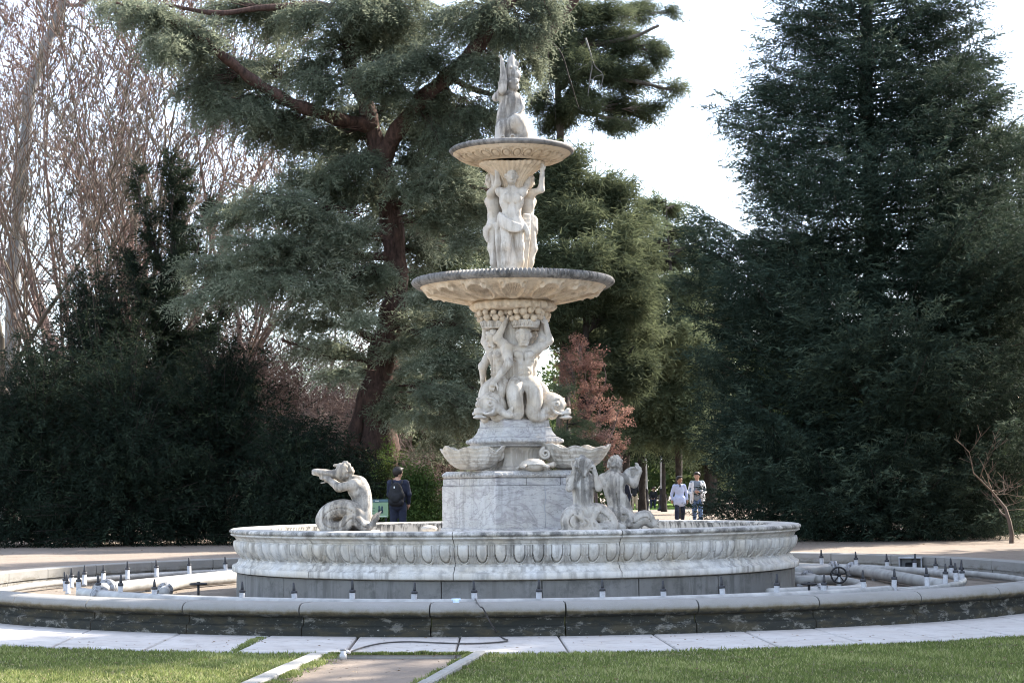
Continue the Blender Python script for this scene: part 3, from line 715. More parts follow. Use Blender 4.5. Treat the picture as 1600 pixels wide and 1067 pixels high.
b = MB(); b.lathe([(0, 0), (.035, 0), (.035, .05), (.025, .055), (.025, .085), (0, .085)], 12); b.tube([(0, 0, .06), (.04, .03, .075), (.06, .05, .06)], .018, 8); b.build('valve_body', MT['nozgrey'], t)
b = MB(); b.tube([(-.03, 0, .095), (.03, 0, .095)], .010, 6); b.build('tap', MT['pipe_dk'], t)
c = G(712, 942, .36); t = thing('pipe_clamp', 'small blue and white pipe clamp standing on the near coping', 'clamp', (c[0], c[1]+.15, .30))
b = MB(); b.box((0, 0, .05), (.035, .02, .045), bev=.006); b.tube([(-.05, 0, .09), (.05, 0, .09)], .014, 8); b.build('clamp_body', plain('blue_white_plastic', (.45, .55, .68), .4), t)
# drain cap in the basin
c = G(670, 826, .95); b = MB(); b.ball((c[0], 2.6, .95), (.14, .14, .06), 14, 8); b.tube([(c[0], 2.6, .63), (c[0], 2.6, .95)], .05, 10); o = b.build('spout_cap', MT['statue']); meta(o, 'rounded stone cap just showing above the rim left of the pedestal', 'spout')
# ================================================================== SCULPTURE: signed distance modelling, meshed with surface nets
class SDF:
    def __init__(s, lo, hi, h, k=.03):
        s.lo = np.array(lo, np.float32); s.h = h; s.k = k
        s.n = (np.ceil((np.array(hi)-s.lo)/h)).astype(int)+1; s.F = np.full(s.n, 1.0, np.float32)
        s.ax = [s.lo[i]+h*np.arange(s.n[i], dtype=np.float32) for i in range(3)]
    def _sub(s, lo, hi, k):
        m = max(k, .01)*1.2+3*s.h
        a = np.clip(np.floor((np.array(lo)-m-s.lo)/s.h).astype(int), 0, s.n-1); b = np.clip(np.ceil((np.array(hi)+m-s.lo)/s.h).astype(int)+1, 1, s.n)
        if (b <= a).any(): return None, None
        sl = tuple(slice(a[i], b[i]) for i in range(3))
        P = np.stack(np.meshgrid(*[s.ax[i][sl[i]] for i in range(3)], indexing='ij'), -1); return sl, P
    def _put(s, sl, d, k, op):
        F = s.F[sl]
        if op == 'u':
            if k > 0:
                h = np.clip(.5+.5*(F-d)/k, 0, 1); R = F*(1-h)+d*h-k*h*(1-h)
            else: R = np.minimum(F, d)
        else:
            k = max(k, 1e-4); h = np.clip(.5-.5*(F+d)/k, 0, 1); R = F*(1-h)-d*h+k*h*(1-h)
        s.F[sl] = R
    def cap(s, a, b, ra, rb=None, k=None, op='u'):
        rb = ra if rb is None else rb; k = s.k if k is None else k; a = np.array(a, np.float32); b = np.array(b, np.float32); R = max(ra, rb)
        sl, P = s._sub(np.minimum(a, b)-R, np.maximum(a, b)+R, k)
        if sl is None: return s
        ab = b-a; h = np.clip(((P-a)@ab)/max(float(ab@ab), 1e-9), 0, 1); d = np.linalg.norm(P-a-h[..., None]*ab, axis=-1)-(ra+(rb-ra)*h)
        s._put(sl, d, k, op); return s
    def chain(s, pts, rad, k=None, op='u'):
        for i in range(len(pts)-1): s.cap(pts[i], pts[i+1], rad[i], rad[i+1], k, op)
        return s
    def curve(s, pts, rad, k=None, op='u', n=5):
        q = catmull(pts, n); t = np.linspace(0, len(pts)-1, len(q)); r = np.interp(t, range(len(pts)), rad); return s.chain(q, r, k, op)
    def ell(s, c, r, rot=None, k=None, op='u'):
        k = s.k if k is None else k; c = np.array(c, np.float32); r = np.array(r, np.float32); R = float(max(r))
        sl, P = s._sub(c-R, c+R, k)
        if sl is None: return s
        q = P-c
        if rot is not None:
            M = np.array(Matrix.Rotation(rot[2], 3, 'Z') @ Matrix.Rotation(rot[1], 3, 'Y') @ Matrix.Rotation(rot[0], 3, 'X'), np.float32); q = q@M
        k0 = np.linalg.norm(q/r, axis=-1); k1 = np.linalg.norm(q/(r*r), axis=-1)+1e-9; s._put(sl, k0*(k0-1)/k1, k, op); return s
    def rough(s, amp, sc, seed=0):
        x, y, z = [a*sc for a in s.ax]; X, Y, Z = np.meshgrid(x, y, z, indexing='ij')
        s.F += amp*(np.sin(X*1.1+seed+1.3*np.sin(Y*.9))*np.sin(Y*1.3+1.7*np.sin(Z*.8+seed))*np.sin(Z*1.2+X*.4)).astype(np.float32); return s
    def mesh(s, name):
        F = s.F; F[0] = F[-1] = 1; F[:, 0] = F[:, -1] = 1; F[:, :, 0] = F[:, :, -1] = 1
        nx, ny, nz = F.shape; S = np.zeros((nx-1, ny-1, nz-1, 3), np.float32); C = np.zeros((nx-1, ny-1, nz-1), np.float32)
        for ax in range(3):
            a = [slice(None)]*3; b = [slice(None)]*3; a[ax] = slice(0, -1); b[ax] = slice(1, None); Fa, Fb = F[tuple(a)], F[tuple(b)]
            m = (Fa < 0) != (Fb < 0); t = np.where(m, Fa/np.where(m, Fa-Fb, 1), 0)
            o = [i for i in range(3) if i != ax]
            for d0 in (0, 1):
                for d1 in (0, 1):
                    sl = [slice(None)]*3; sl[ax] = slice(0, F.shape[ax]-1)
                    for q, d in zip(o, (d0, d1)): sl[q] = slice(d, F.shape[q]-1+d)
                    mm = m[tuple(sl)]; C += mm; S[..., ax] += np.where(mm, t[tuple(sl)], 0)
                    for q, d in zip(o, (d0, d1)): S[..., q] += mm*d
        act = C > 0; idx = -np.ones(C.shape, np.int64); idx[act] = np.arange(act.sum())
        base = np.stack(np.nonzero(act), -1); V = (base+S[act]/C[act][:, None])*s.h+s.lo; Q = []
        for ax in range(3):
            a = [slice(None)]*3; b = [slice(None)]*3; a[ax] = slice(0, -1); b[ax] = slice(1, None)
            fa = F[tuple(a)] < 0; fb = F[tuple(b)] < 0; e = np.argwhere(fa != fb); o = [i for i in range(3) if i != ax]
            ok = (e[:, o[0]] > 0) & (e[:, o[1]] > 0) & (e[:, o[0]] < F.shape[o[0]]-1) & (e[:, o[1]] < F.shape[o[1]]-1); e = e[ok]
            ins = fa[tuple(e.T)]; q = []
            for d0, d1 in ((1, 1), (0, 1), (0, 0), (1, 0)):
                c = e.copy(); c[:, o[0]] -= d0; c[:, o[1]] -= d1; q.append(idx[tuple(c.T)])
            q = np.stack(q, -1); fl = ins if ax != 1 else ~ins
            q[~fl] = q[~fl][:, ::-1]; Q.append(q)
        Q = np.concatenate(Q); Q = Q[(Q >= 0).all(1)]
        return mk(name, V, Q.astype(np.int32), True)

def hand(s, p, d, up, sc=1.0, curl=.4):
    """palm, four bent fingers and a side thumb. d: pointing direction, up: back of the hand"""
    p = Vector(p); d = Vector(d).normalized(); up = Vector(up); up = (up-d*up.dot(d)).normalized(); sd_ = d.cross(up)
    s.ell(p+d*.045*sc, (.045*sc, .045*sc, .03*sc), k=.02)
    for i, (o, L) in enumerate(((-.030, .060), (-.010, .072), (.010, .068), (.030, .052))):
        a = p+d*.075*sc+sd_*(o*sc); b_ = a+d*(L*.5*sc); c_ = b_+(d*(1-curl)-up*curl)*(L*.55*sc); s.chain([a, b_, c_], [.0135*sc, .012*sc, .010*sc], k=.006)
    a = p+sd_*-.03*sc+d*.02*sc; s.chain([a, a+(d*.5-sd_*.7)*(.05*sc), a+(d*.9-sd_*.75)*(.075*sc)], [.016*sc, .014*sc, .011*sc], k=.01)
def face(s, c, r, yaw=0, pitch=0, hair=True, seed=0, beard=False):
    """head with brow, nose, mouth, chin, ears and curls; faces -y when yaw = 0"""
    M = Matrix.Rotation(yaw, 3, 'Z') @ Matrix.Rotation(pitch, 3, 'X'); c = Vector(c); P = lambda x, y, z: c+M @ Vector((x*r, y*r, z*r))
    s.ell(c, (r*.80, r*.93, r*.98), k=.02); s.ell(P(0, -.30, -.55), (r*.52, r*.5, r*.48), k=.03)
    s.cap(P(0, -.86, .22), P(0, -1.10, -.22), .10*r, .16*r, k=.02)
    for q in (-1, 1):
        s.cap(P(.10*q, -.88, .30), P(.52*q, -.68, .28), .10*r, .08*r, k=.02)
        s.ell(P(.30*q, -.92, .08), (r*.16, r*.12, r*.11), k=.012, op='s'); s.ell(P(.30*q, -.80, .08), (r*.12, r*.10, r*.09), k=.008)
        s.ell(P(.84*q, 0, .0), (r*.12, r*.2, r*.26), k=.012)
    s.cap(P(-.2, -.86, -.46), P(.2, -.86, -.46), .05*r, k=.008, op='s'); s.cap(P(-.14, -.85, -.56), P(.14, -.85, -.56), .06*r, k=.012)
    rnd = random.Random(seed)
    if hair:
        for i in range(46):
            t = rnd.uniform(0, 2*pi); z = rnd.uniform(.05, 1); y_ = sin(t)*sqrt(1-z*z*.9)
            if y_ < -.45 and z < .62: continue
            s.ell(P(.84*cos(t)*sqrt(1-z*z*.9), .96*y_, z*.98-.02), [r*rnd.uniform(.17, .25)]*3, k=.008)
    if beard:
        for i in range(22): s.ell(P(rnd.uniform(-.5, .5), rnd.uniform(-.70, -.35), rnd.uniform(-1.05, -.66)), [r*rnd.uniform(.11, .16)]*3, k=.007)

# --- upper caryatid
def caryatid(var):
    s = SDF((-.62, -.42, -.05), (.62, .42, 1.90), .014, .05)
    s.ell((0, .0, 1.19), (.195, .13, .20)); s.ell((0, -.01, .98), (.150, .112, .18)); s.ell((0, .01, .83), (.185, .13, .14))
    s.cap((-.17, .0, 1.32), (.17, .0, 1.32), .068); s.cap((0, .0, 1.34), (0, -.02, 1.46), .058, .052)
    for q in (-1, 1):
        s.ell((.075*q, -.10, 1.22), (.075, .042, .07), k=.03)
        s.cap((.05*q, -.105, 1.13), (.085*q, -.085, .92), .012, .006, k=.02, op='s')
    s.cap((0, -.128, 1.27), (0, -.118, .90), .009, .006, k=.02, op='s'); s.ell((0, -.118, .905), (.012, .02, .015), k=.008, op='s')
    L = [(-.085, -.01, .82), (-.095, -.06, .47), (-.10, -.0, .24), (-.095, .03, .07)]; R = [(.09, .0, .82), (.115, -.0, .47), (.12, .03, .24), (.12, .05, .07)]
    for lg in (L, R):
        s.chain(lg, [.105, .072, .062, .042]); s.ell((lg[2][0], lg[2][1]+.02, .30), (.05, .05, .10)); s.ell((lg[1][0], lg[1][1]-.02, .47), (.052, .05, .06), k=.03)
        a = lg[3]; s.cap((a[0], a[1]+.02, .03), (a[0]*1.35, a[1]-.15, .025), .042, .028, k=.03)
        for i in range(5): s.cap((a[0]*1.35+(i-2)*.016, a[1]-.15, .022), (a[0]*1.4+(i-2)*.019, a[1]-.185, .018), .012, .009, k=.006)
    # tree stump behind the legs, rock base
    s.chain([(0, .10, 0), (.0, .10, .4), (.02, .12, .8)], [.13, .10, .10]); s.ell((0, .0, -.0), (.26, .22, .05), k=.04)
    # drapery slung over the hips, knotted at one side, with folds
    for i in range(7):
        o = i*.026; s.curve([(-.185, .02, 1.00-o*.9), (-.14, -.115, .93-o*1.1), (.0, -.155, .83-o*.9), (.13, -.13, .79-o*.5), (.20, .0, .82-o*.2)], [.022, .02, .020, .021, .025], k=.012)
    for i in range(6):
        a = .15+i*.32; x0, y0 = .19*cos(a), .02+.15*sin(a)
        s.curve([(x0, y0+.05, .84), (x0*1.15, y0*1.1+.08, .5), (x0*1.0, y0*1.15+.09, .12)], [.030, .038, .030], k=.010)
    s.curve([(.19, -.06, .80), (.235, -.07, .68), (.225, -.04, .55)], [.04, .035, .012], k=.02)
    for i in range(4): s.curve([(-.19, .06+i*.03, .98), (-.225, .10+i*.04, .6), (-.17, .12+i*.04, .12)], [.028, .034, .026], k=.010)
    # arms raised to the bowl
    if var == 0: AR = {-1: [(-.185, .02, 1.34), (-.25, .15, 1.46), (-.30, .16, 1.66)], 1: [(.185, .02, 1.34), (.25, .15, 1.46), (.30, .16, 1.66)]}
    else: AR = {-1: [(-.185, .0, 1.33), (-.43, -.02, 1.36), (-.47, -.02, 1.63)], 1: [(.185, .0, 1.33), (.36, .05, 1.42), (.30, .03, 1.64)]}
    for q in (-1, 1):
        s.chain(AR[q], [.062, .048, .036]); e = Vector(AR[q][2]); hand(s, e, Vector((0, -.02, 1)), Vector((0, -1, 0)), 1.0, .5)
    face(s, (0, -.05, 1.555), .112, 0, radians(8), True, var)
    s.rough(.0022, 34, var)
    return s.mesh('caryatid')
cz = 5.02
for i, (ang, var) in enumerate(((radians(3), 0), (radians(-112), 0), (radians(122), 1))):
    r = .20 if i == 0 else .27
    obj('caryatid_figure', caryatid(var), MT['statue'], tow, loc=(sin(ang)*r-.02, -cos(ang)*r, tp(4.91)), rot=(0, 0, ang))

# --- lower satyrs with fish-tail legs
def satyr(var):
    s = SDF((-.62, -.50, -.06), (.62, .36, 1.86), .0125, .05)
    s.ell((0, 0, .93), (.205, .135, .17)); s.ell((0, -.01, .74), (.16, .115, .16)); s.ell((0, 0, .56), (.175, .13, .12))
    s.cap((-.20, 0, 1.07), (.20, 0, 1.07), .075); s.cap((0, 0, 1.08), (0, -.05, 1.2), .075, .068)
    for q in (-1, 1):
        s.ell((.085*q, -.105, .99), (.088, .045, .062), k=.025); s.cap((.0, -.10, .92), (.16*q, -.08, .88), .008, k=.018, op='s')
        for j in range(3): s.ell((.045*q, -.108, .85-j*.075), (.040, .022, .033), k=.014)
        s.cap((.10*q, -.105, .60), (.02*q, -.12, .50), .010, k=.02, op='s')
        # legs: thick thigh, then a scaly tail curling outward under itself
        s.curve([(.09*q, .0, .55), (.15*q, -.12, .44), (.155*q, -.17, .26), (.12*q, -.15, .09), (.20*q, -.14, .03), (.30*q, -.10, .04), (.36*q, -.05, .08)], [.115, .115, .10, .085, .06, .045, .03])
        s.ell((.39*q, -.04, .12), (.05, .02, .085), rot=(0, .5*q, .3), k=.03); s.ell((.42*q, -.06, .05), (.08, .02, .035), k=.03)
        for j in range(6): s.cap((.06*q, -.20-.012*sin(j), .42-j*.05), (.22*q, -.20, .40-j*.05), .007, k=.012, op='s')
        for j in range(5): s.ell((.09*q+j*.03*q, -.10-.02*j, .545-.015*j), (.045, .04, .05), k=.012)
    s.cap((0, -.115, 1.02), (0, -.12, .60), .010, .007, k=.02, op='s'); s.ell((0, -.12, .665), (.012, .02, .012), k=.008, op='s')
    el = {-1: (-.40, -.02, 1.24), 1: (.42, -.03, 1.22)}; ha = {-1: (-.28, -.09, 1.50), 1: (.36, -.08, 1.47)}
    if var: el[1] = (.38, -.06, .84); ha[1] = (.26, -.25, .56)
    for q in (-1, 1):
        s.ell((.225*q, 0, 1.09), (.085, .085, .085)); s.chain([(.22*q, 0, 1.09), el[q]], [.085, .062]); s.ell(tuple((np.array((.22*q, 0, 1.09))+np.array(el[q]))/2), (.072, .07, .068))
        s.chain([el[q], ha[q]], [.062, .042]); dn = (var and q == 1); hand(s, ha[q], Vector((-.2, -.3, -.9)) if dn else Vector((-.35*q, .0, .9)), Vector((q*.7, -.7, .2)), 1.15, .5)
    face(s, (0, -.10, 1.275), .135, .15 if var else -.1, radians(10), True, 3+var, True)
    # leafy belt and small horns of hair
    for j in range(12):
        a = pi+pi*j/11; s.ell((.17*cos(a), .0+.14*sin(a)*1.0, .53+.02*sin(j*2.1)), (.04, .035, .05), k=.012)
    s.chain([(0, .14, .0), (0, .14, 1.2)], [.13, .10]); s.rough(.0025, 30, var)
    return s.mesh('satyr')
def basket():
    b = MB(); b.lathe([(0, 0), (.19, 0), (.205, .012), (.205, .03), (.20, .035), (.225, .10), (.235, .115), (.22, .12), (0, .12)], 28)
    for k in range(22):
        a = 2*pi*k/22; b.tube([(.20*cos(a), .20*sin(a), .03), (.225*cos(a+.07), .225*sin(a+.07), .11)], .012, 6)
    return b.mesh('basket')
def fruit(seed):
    r_ = random.Random(seed); b = MB()
    for lev, (R, z, n, rr) in enumerate(((.225, .155, 12, .055), (.255, .235, 13, .058), (.23, .305, 12, .05), (.12, .2, 6, .08))):
        for k in range(n):
            a = 2*pi*(k+lev*.5)/n+r_.uniform(-.08, .08); q = rr*r_.uniform(.78, 1.12); b.ball((R*cos(a), R*sin(a), z+r_.uniform(-.02, .02)), (q, q, q*r_.uniform(.85, 1.05)), 10, 7)
    for k in range(14):
        a = r_.uniform(0, 2*pi); z = r_.uniform(.13, .32); c = Vector((.27*cos(a), .27*sin(a), z)); b.tube([c, c+Vector((.03*cos(a), .03*sin(a), .03)), c+Vector((.05*cos(a+.4), .05*sin(a+.4), -.03))], [.022, .02, .004], 6, flat=.4)
    return b.mesh('fruit')
sat = [satyr(0), satyr(1)]; bk = basket(); fr_ = [fruit(1), fruit(2)]
for i, ang in enumerate((31, -59, 121, -149)):
    a = radians(ang); r = .26
    obj('satyr_figure', sat[i % 2], MT['statue'], tow, loc=(sin(a)*r, -cos(a)*r, tp(2.685)), rot=(0, 0, a+(radians(-20) if i == 0 else 0)))
    r2 = .34 if i else .30; p = (sin(a)*r2+(.03 if i == 0 else 0), -cos(a)*r2-.05*(i == 0), tp(4.09)); bo = obj('basket', bk, MT['statue'], tow, loc=p); obj('fruit', fr_[i % 2], MT['bowl'], bo)
def dolphin():
    s = SDF((-.34, -.36, -.04), (.34, .36, .52), .0115, .03)
    s.ell((0, -.04, .20), (.175, .20, .165)); s.curve([(0, .0, .22), (0, .14, .16), (0, .24, .22), (.02, .27, .36), (.03, .25, .46)], [.16, .12, .08, .05, .035])
    s.ell((0, -.25, .08), (.10, .085, .035), k=.03); s.ell((0, -.26, .02), (.10, .09, .025), k=.02); s.cap((-.11, -.24, .05), (.11, -.24, .05), .014, k=.01, op='s')
    s.ell((0, -.30, .12), (.07, .03, .03), rot=(.6, 0, 0), k=.02)
    for q in (-1, 1):
        s.ell((.11*q, -.17, .20), (.045, .05, .045), k=.01); s.ell((.135*q, -.19, .20), (.02, .025, .022), k=.005, op='s'); s.curve([(.08*q, -.20, .28), (.14*q, -.15, .27), (.17*q, -.06, .21)], [.014, .018, .01], k=.01)
        s.curve([(.15*q, -.02, .12), (.22*q, .04, .05), (.28*q, .12, .03)], [.045, .035, .012]); s.curve([(.10*q, -.27, .06), (.17*q, -.2, .08), (.15*q, -.12, .14)], [.012, .02, .012], k=.01)
    s.ell((.06, .25, .47), (.10, .02, .05), rot=(0, -.5, 0), k=.02); s.rough(.002, 33); return s.mesh('dolphin')
dm = dolphin()
for ang, r, rz in ((-40, .52, -42), (78, .55, 62), (166, .55, 166)):
    a = radians(ang); obj('dolphin', dm, MT['statue'], tow, loc=(sin(a)*r, -cos(a)*r, tp(2.68)), rot=(0, 0, radians(rz)), scale=(1.12, 1.12, 1.12))

# --- the child with horn and dolphin on top
def topfig():
    s = SDF((-.42, -.36, -.04), (.42, .36, 1.56), .0115, .045)
    s.ell((0, 0, .06), (.33, .26, .09)); s.ell((.12, -.05, .14), (.16, .14, .08)); s.ell((-.14, -.06, .12), (.13, .12, .10))
    for (x, y, z, r) in ((-.12, -.18, .14, .055), (.05, -.20, .15, .06), (.18, -.12, .12, .05), (-.22, -.04, .08, .05)): s.ell((x, y, z), (r, r, r), k=.02); s.ell((x, y-.04, z), (r*.5,)*3, k=.008, op='s')
    s.curve([(.02, .02, .30), (-.02, .0, .55), (.03, .0, .80)], [.15, .12, .125]); s.ell((.02, .0, .74), (.14, .10, .14))
    s.ell((.0, -.09, .72), (.09, .045, .09), k=.03)
    s.curve([(.02, -.02, .33), (.13, -.14, .40), (.24, -.12, .20), (.20, -.10, .06)], [.14, .11, .075, .05]); s.curve([(-.02, -.02, .33), (-.12, -.10, .34), (-.17, -.12, .16), (-.22, -.16, .06)], [.13, .10, .065, .045])
    s.cap((.17, -.10, .05), (.30, -.20, .04), .045, .03, k=.03); s.cap((-.22, -.16, .05), (-.28, -.27, .04), .04, .028, k=.03)
    for i in range(6): s.curve([(-.13+i*.018, -.05-.02*i, .80), (-.19+i*.02, -.04-.02*i, .50), (-.20+i*.045, -.12, .18)], [.02, .03, .022], k=.014)
    s.ell((.30, -.03, .15), (.10, .07, .04), rot=(0, .5, 0)); s.ell((-.30, .02, .07), (.10, .06, .035), rot=(0, -.4, 0))
    s.cap((.03, .0, .84), (.05, -.01, .93), .065, .06); face(s, (.07, -.03, 1.02), .125, radians(35), radians(-10), True, 9)
    s.chain([(-.07, 0, .84), (-.235, -.07, .80), (-.12, -.12, .95)], [.06, .05, .038]); hand(s, (-.12, -.12, .95), (.1, -.1, 1), (0, -1, 0), .9, .5)
    s.chain([(.13, 0, .83), (.21, .0, .66), (.17, -.08, .52)], [.06, .048, .038]); hand(s, (.17, -.08, .52), (-.2, -.4, -1), (1, -.5, 0), .9, .4)
    s.curve([(-.12, -.14, .90), (-.10, -.13, 1.05), (-.105, -.11, 1.25), (-.13, -.10, 1.42)], [.075, .062, .042, .018], k=.02); s.ell((-.15, -.10, 1.44), (.035, .02, .02), k=.02)
    s.cap((-.155, -.19, .95), (-.125, -.16, 1.35), .007, k=.01, op='s')
    s.ell((.075, .0, 1.17), (.13, .12, .10), k=.03); s.curve([(.06, .0, 1.20), (.03, -.02, 1.32), (.05, .0, 1.42), (.06, .0, 1.47)], [.10, .055, .035, .012], k=.03)
    s.ell((.11, .0, 1.33), (.07, .025, .07), k=.03); s.cap((.0, -.13, 1.22), (.10, -.14, 1.20), .018, k=.012, op='s'); s.ell((.03, -.11, 1.27), (.025,)*3, k=.01); s.ell((.13, -.08, 1.26), (.03, .03, .03), k=.01)
    s.rough(.0025, 30, 2); return s.mesh('child')
obj('child_figure', topfig(), MT['triton'], tow, loc=(-.03, 0, tp(6.95)), scale=(.92, .92, 1.02))

# --- tritons round the pedestal
def coil(s, pts, rad, fin, grooves=True):
    s.curve(pts, rad, k=.03)
    q = catmull(pts, 5); t = np.linspace(0, len(pts)-1, len(q)); r = np.interp(t, range(len(pts)), rad)
    for i in range(3, len(q)-1):                    # a carved line along the outside of the tail
        d = q[min(i+1, len(q)-1)]-q[i-1]; sd_ = np.array((0, -1.0, 0)); s.ell(q[i]+sd_*r[i]*1.0, (.012, .014, .012), k=.014, op='s')
    e = np.array(fin[0]); d = np.array(fin[1]); u = np.array(fin[2])
    for k_ in (-1, 0, 1): s.cap(e, e+d*.16+u*.11*k_, .035, .014, k=.03)
def shellprim(s, c, r, rot, n=9):
    s.ell(c, r, rot, k=.02)
    M = Matrix.Rotation(rot[2], 3, 'Z') @ Matrix.Rotation(rot[1], 3, 'Y') @ Matrix.Rotation(rot[0], 3, 'X')
    for i in range(n):
        a = -1.1+2.2*i/(n-1)
        for sg in (-1, 1):
            p0 = Vector(c)+M @ Vector((-r[0]*.85, 0, 0)); p1 = Vector(c)+M @ Vector((r[0]*.80*cos(a), sg*r[1]*.55, r[2]*.95*sin(a))); s.cap(p0, p1, .006, .010, k=.010, op='s')
def triton_left():
    s = SDF((-.62, -.36, -.03), (.60, .36, 1.08), .0125, .04)
    s.curve([(.20, 0, .16), (.24, 0, .34), (.235, 0, .52), (.17, 0, .68)], [.17, .135, .135, .155]); s.ell((.19, 0, .62), (.15, .20, .15)); s.cap((.10, 0, .76), (.0, 0, .82), .085, .08)
    face(s, (-.045, 0, .885), .15, radians(-90), radians(-50), True, 21)
    for q in (-1, 1):
        s.ell((.14, .17*q, .70), (.085, .075, .085)); s.chain([(.13, .18*q, .70), (-.10, .17*q, .655), (-.27, .085*q, .78)], [.075, .062, .045]); hand(s, (-.27, .085*q, .78), (-.9, -.25*q, .35), (0, q, -.3), 1.1, .35)
    shellprim(s, (-.27, 0, .865), (.27, .11, .060), (0, radians(12), 0)); s.cap((-.50, 0, .875), (-.14, 0, .85), .03, .075, k=.02)
    for i in range(5): s.cap((.36-.01*i, -.10+.05*i, .62), (.37, -.10+.05*i, .30), .006, k=.016, op='s')
    coil(s, [(.20, -.02, .18), (.10, -.12, .30), (-.08, -.15, .345), (-.26, -.13, .28), (-.34, -.10, .15), (-.24, -.13, .05), (-.04, -.17, .05), (.05, -.20, .15), (.14, -.18, .18), (.26, -.14, .07), (.36, -.08, .05)],
         [.15, .135, .12, .115, .11, .10, .09, .08, .075, .07, .05], ((.40, -.05, .09), (.6, -.1, .5), (.3, 0, .9)))
    coil(s, [(.20, .05, .18), (.05, .15, .25), (-.2, .18, .20), (-.28, .16, .08), (-.1, .2, .05), (.15, .18, .06), (.36, .10, .08)], [.15, .12, .11, .10, .09, .07, .05], ((.38, .06, .14), (.5, .1, .7), (.6, 0, .3)))
    s.rough(.003, 26, 4); return s.mesh('triton')
def triton_front():
    s = SDF((-.50, -.42, -.03), (.72, .36, 1.22), .0125, .04)
    s.curve([(0, 0, .18), (0, .0, .42), (0, .0, .62), (0, .01, .78)], [.17, .138, .150, .155]); s.ell((0, -.02, .70), (.185, .13, .15)); s.cap((0, 0, .8), (0, .03, .90), .085, .08)
    s.ell((0, -.12, .30), (.13, .07, .10))
    face(s, (0, .05, 1.0), .14, 0, radians(-55), True, 31)
    for q in (-1, 1):
        s.ell((.17*q, .0, .78), (.085, .08, .085)); s.chain([(.18*q, .0, .79), (.225*q, -.13, .66), (.15*q, -.17, .93)], [.074, .052, .040]); hand(s, (.15*q, -.17, .93), (-.45*q, .05, .9), (.5*q, -.8, 0), 1.15, .45)
    s.ell((0, -.14, 1.0), (.155, .07, .115), k=.02); s.cap((0, -.16, .92), (0, -.18, .85), .05, .03)
    for i in range(7):
        a = radians(-72+24*i); s.cap((.02*sin(a), -.215, .90), (.14*sin(a), -.19, .90+.185*cos(a)), .010, .014, k=.012, op='s')
    for i in range(5): s.cap((-.10+.05*i, -.155, .62), (-.08+.04*i, -.15, .40), .006, k=.018, op='s')
    for q in (-1, 1): s.ell((.075*q, -.13, .70), (.08, .035, .06), k=.02)
    coil(s, [(-.06, -.03, .2), (-.17, -.12, .27), (-.25, -.17, .17), (-.20, -.21, .07), (-.07, -.22, .05), (.03, -.24, .13), (-.03, -.25, .20)], [.16, .13, .115, .105, .09, .065, .04], ((-.05, -.26, .2), (-.3, -.2, .6), (.5, 0, .3)))
    coil(s, [(.06, -.03, .2), (.18, -.10, .29), (.31, -.13, .24), (.40, -.15, .12), (.31, -.22, .05), (.16, -.24, .06), (.12, -.25, .15)], [.16, .135, .12, .105, .095, .07, .045], ((.12, -.25, .2), (.3, -.2, .7), (.5, 0, .1)))
    s.ell((.50, -.05, .09), (.17, .05, .06), rot=(0, .25, .2), k=.03); s.ell((-.02, -.15, .03), (.42, .22, .05), k=.03)
    s.rough(.002, 26, 5); return s.mesh('triton')
def triton_back():
    s = SDF((-.50, -.42, -.03), (.72, .42, 1.22), .0125, .04)
    s.curve([(.04, 0, .18), (.03, .0, .40), (-.02, .0, .62), (-.03, .0, .78)], [.17, .135, .15, .16]); s.ell((-.02, .0, .72), (.19, .12, .14)); s.cap((-.02, 0, .8), (.0, .04, .92), .085, .08)
    face(s, (.02, .05, 1.0), .135, radians(140), radians(-20), True, 41)
    s.chain([(.15, .0, .80), (.31, .02, .70), (.40, .04, .90)], [.075, .058, .045]); hand(s, (.40, .04, .90), (-.3, .1, .9), (.8, -.4, 0), 1.1, .4)
    s.chain([(-.19, .02, .80), (-.18, .2, .72), (.0, .24, .9)], [.075, .06, .045]); hand(s, (.0, .24, .9), (.6, .0, .7), (0, 1, 0), 1.1, .4)
    shellprim(s, (.27, .08, .87), (.17, .06, .10), (radians(20), radians(-20), 0), 9)
    s.cap((-.02, -.13, .80), (.03, -.14, .30), .010, k=.03, op='s'); s.cap((.13, -.09, .50), (.20, -.02, .28), .06, .08)
    for q in (-1, 1): s.ell((-.02+.10*q, -.10, .74), (.07, .03, .09), k=.03)
    coil(s, [(.05, 0, .2), (.14, -.08, .22), (.24, -.10, .12), (.30, -.08, .10), (.40, -.08, .16), (.50, -.06, .17), (.57, -.05, .08)], [.16, .12, .10, .10, .105, .10, .07], ((.55, -.1, .07), (.8, -.3, .1), (0, .4, .5)))
    coil(s, [(.0, 0, .2), (-.12, -.1, .2), (-.2, -.12, .08), (-.05, -.2, .05), (.15, -.2, .05)], [.16, .12, .09, .08, .05], ((.15, -.2, .07), (.7, -.3, .3), (0, .4, .6)))
    s.rough(.003, 26, 6); return s.mesh('triton')
def statue(name, label, me, loc, rz, plinth):
    t = thing(name, label, 'statue', loc, rz, 'merman statues in the basin'); obj('figure', me, MT['triton'], t, scale=(.94, .94, .96) if loc[0] > 0 else None)
    b = MB(); b.box((plinth[0], plinth[1], -(loc[2]-.62)/2-.01), (plinth[2], plinth[3], (loc[2]-.62)/2+.005), bev=.01); b.build('plinth', MT['block'], t, False)
    return t
statue('triton_statue', 'stone merman in profile lifting a shell, alone at the left of the basin', triton_left(), (-2.56, -.5, 1.00), 0, (.03, 0, .46, .30))
statue('triton_statue', 'dark stained stone merman facing the camera with both arms raised beside the pedestal', triton_front(), (1.01, -2.02, .975), radians(4), (.12, -.05, .62, .34))
statue('triton_statue', 'paler stone merman seen from behind, holding a shell out to the right', triton_back(), (1.53, -.95, .99), 0, (.12, 0, .44, .30))
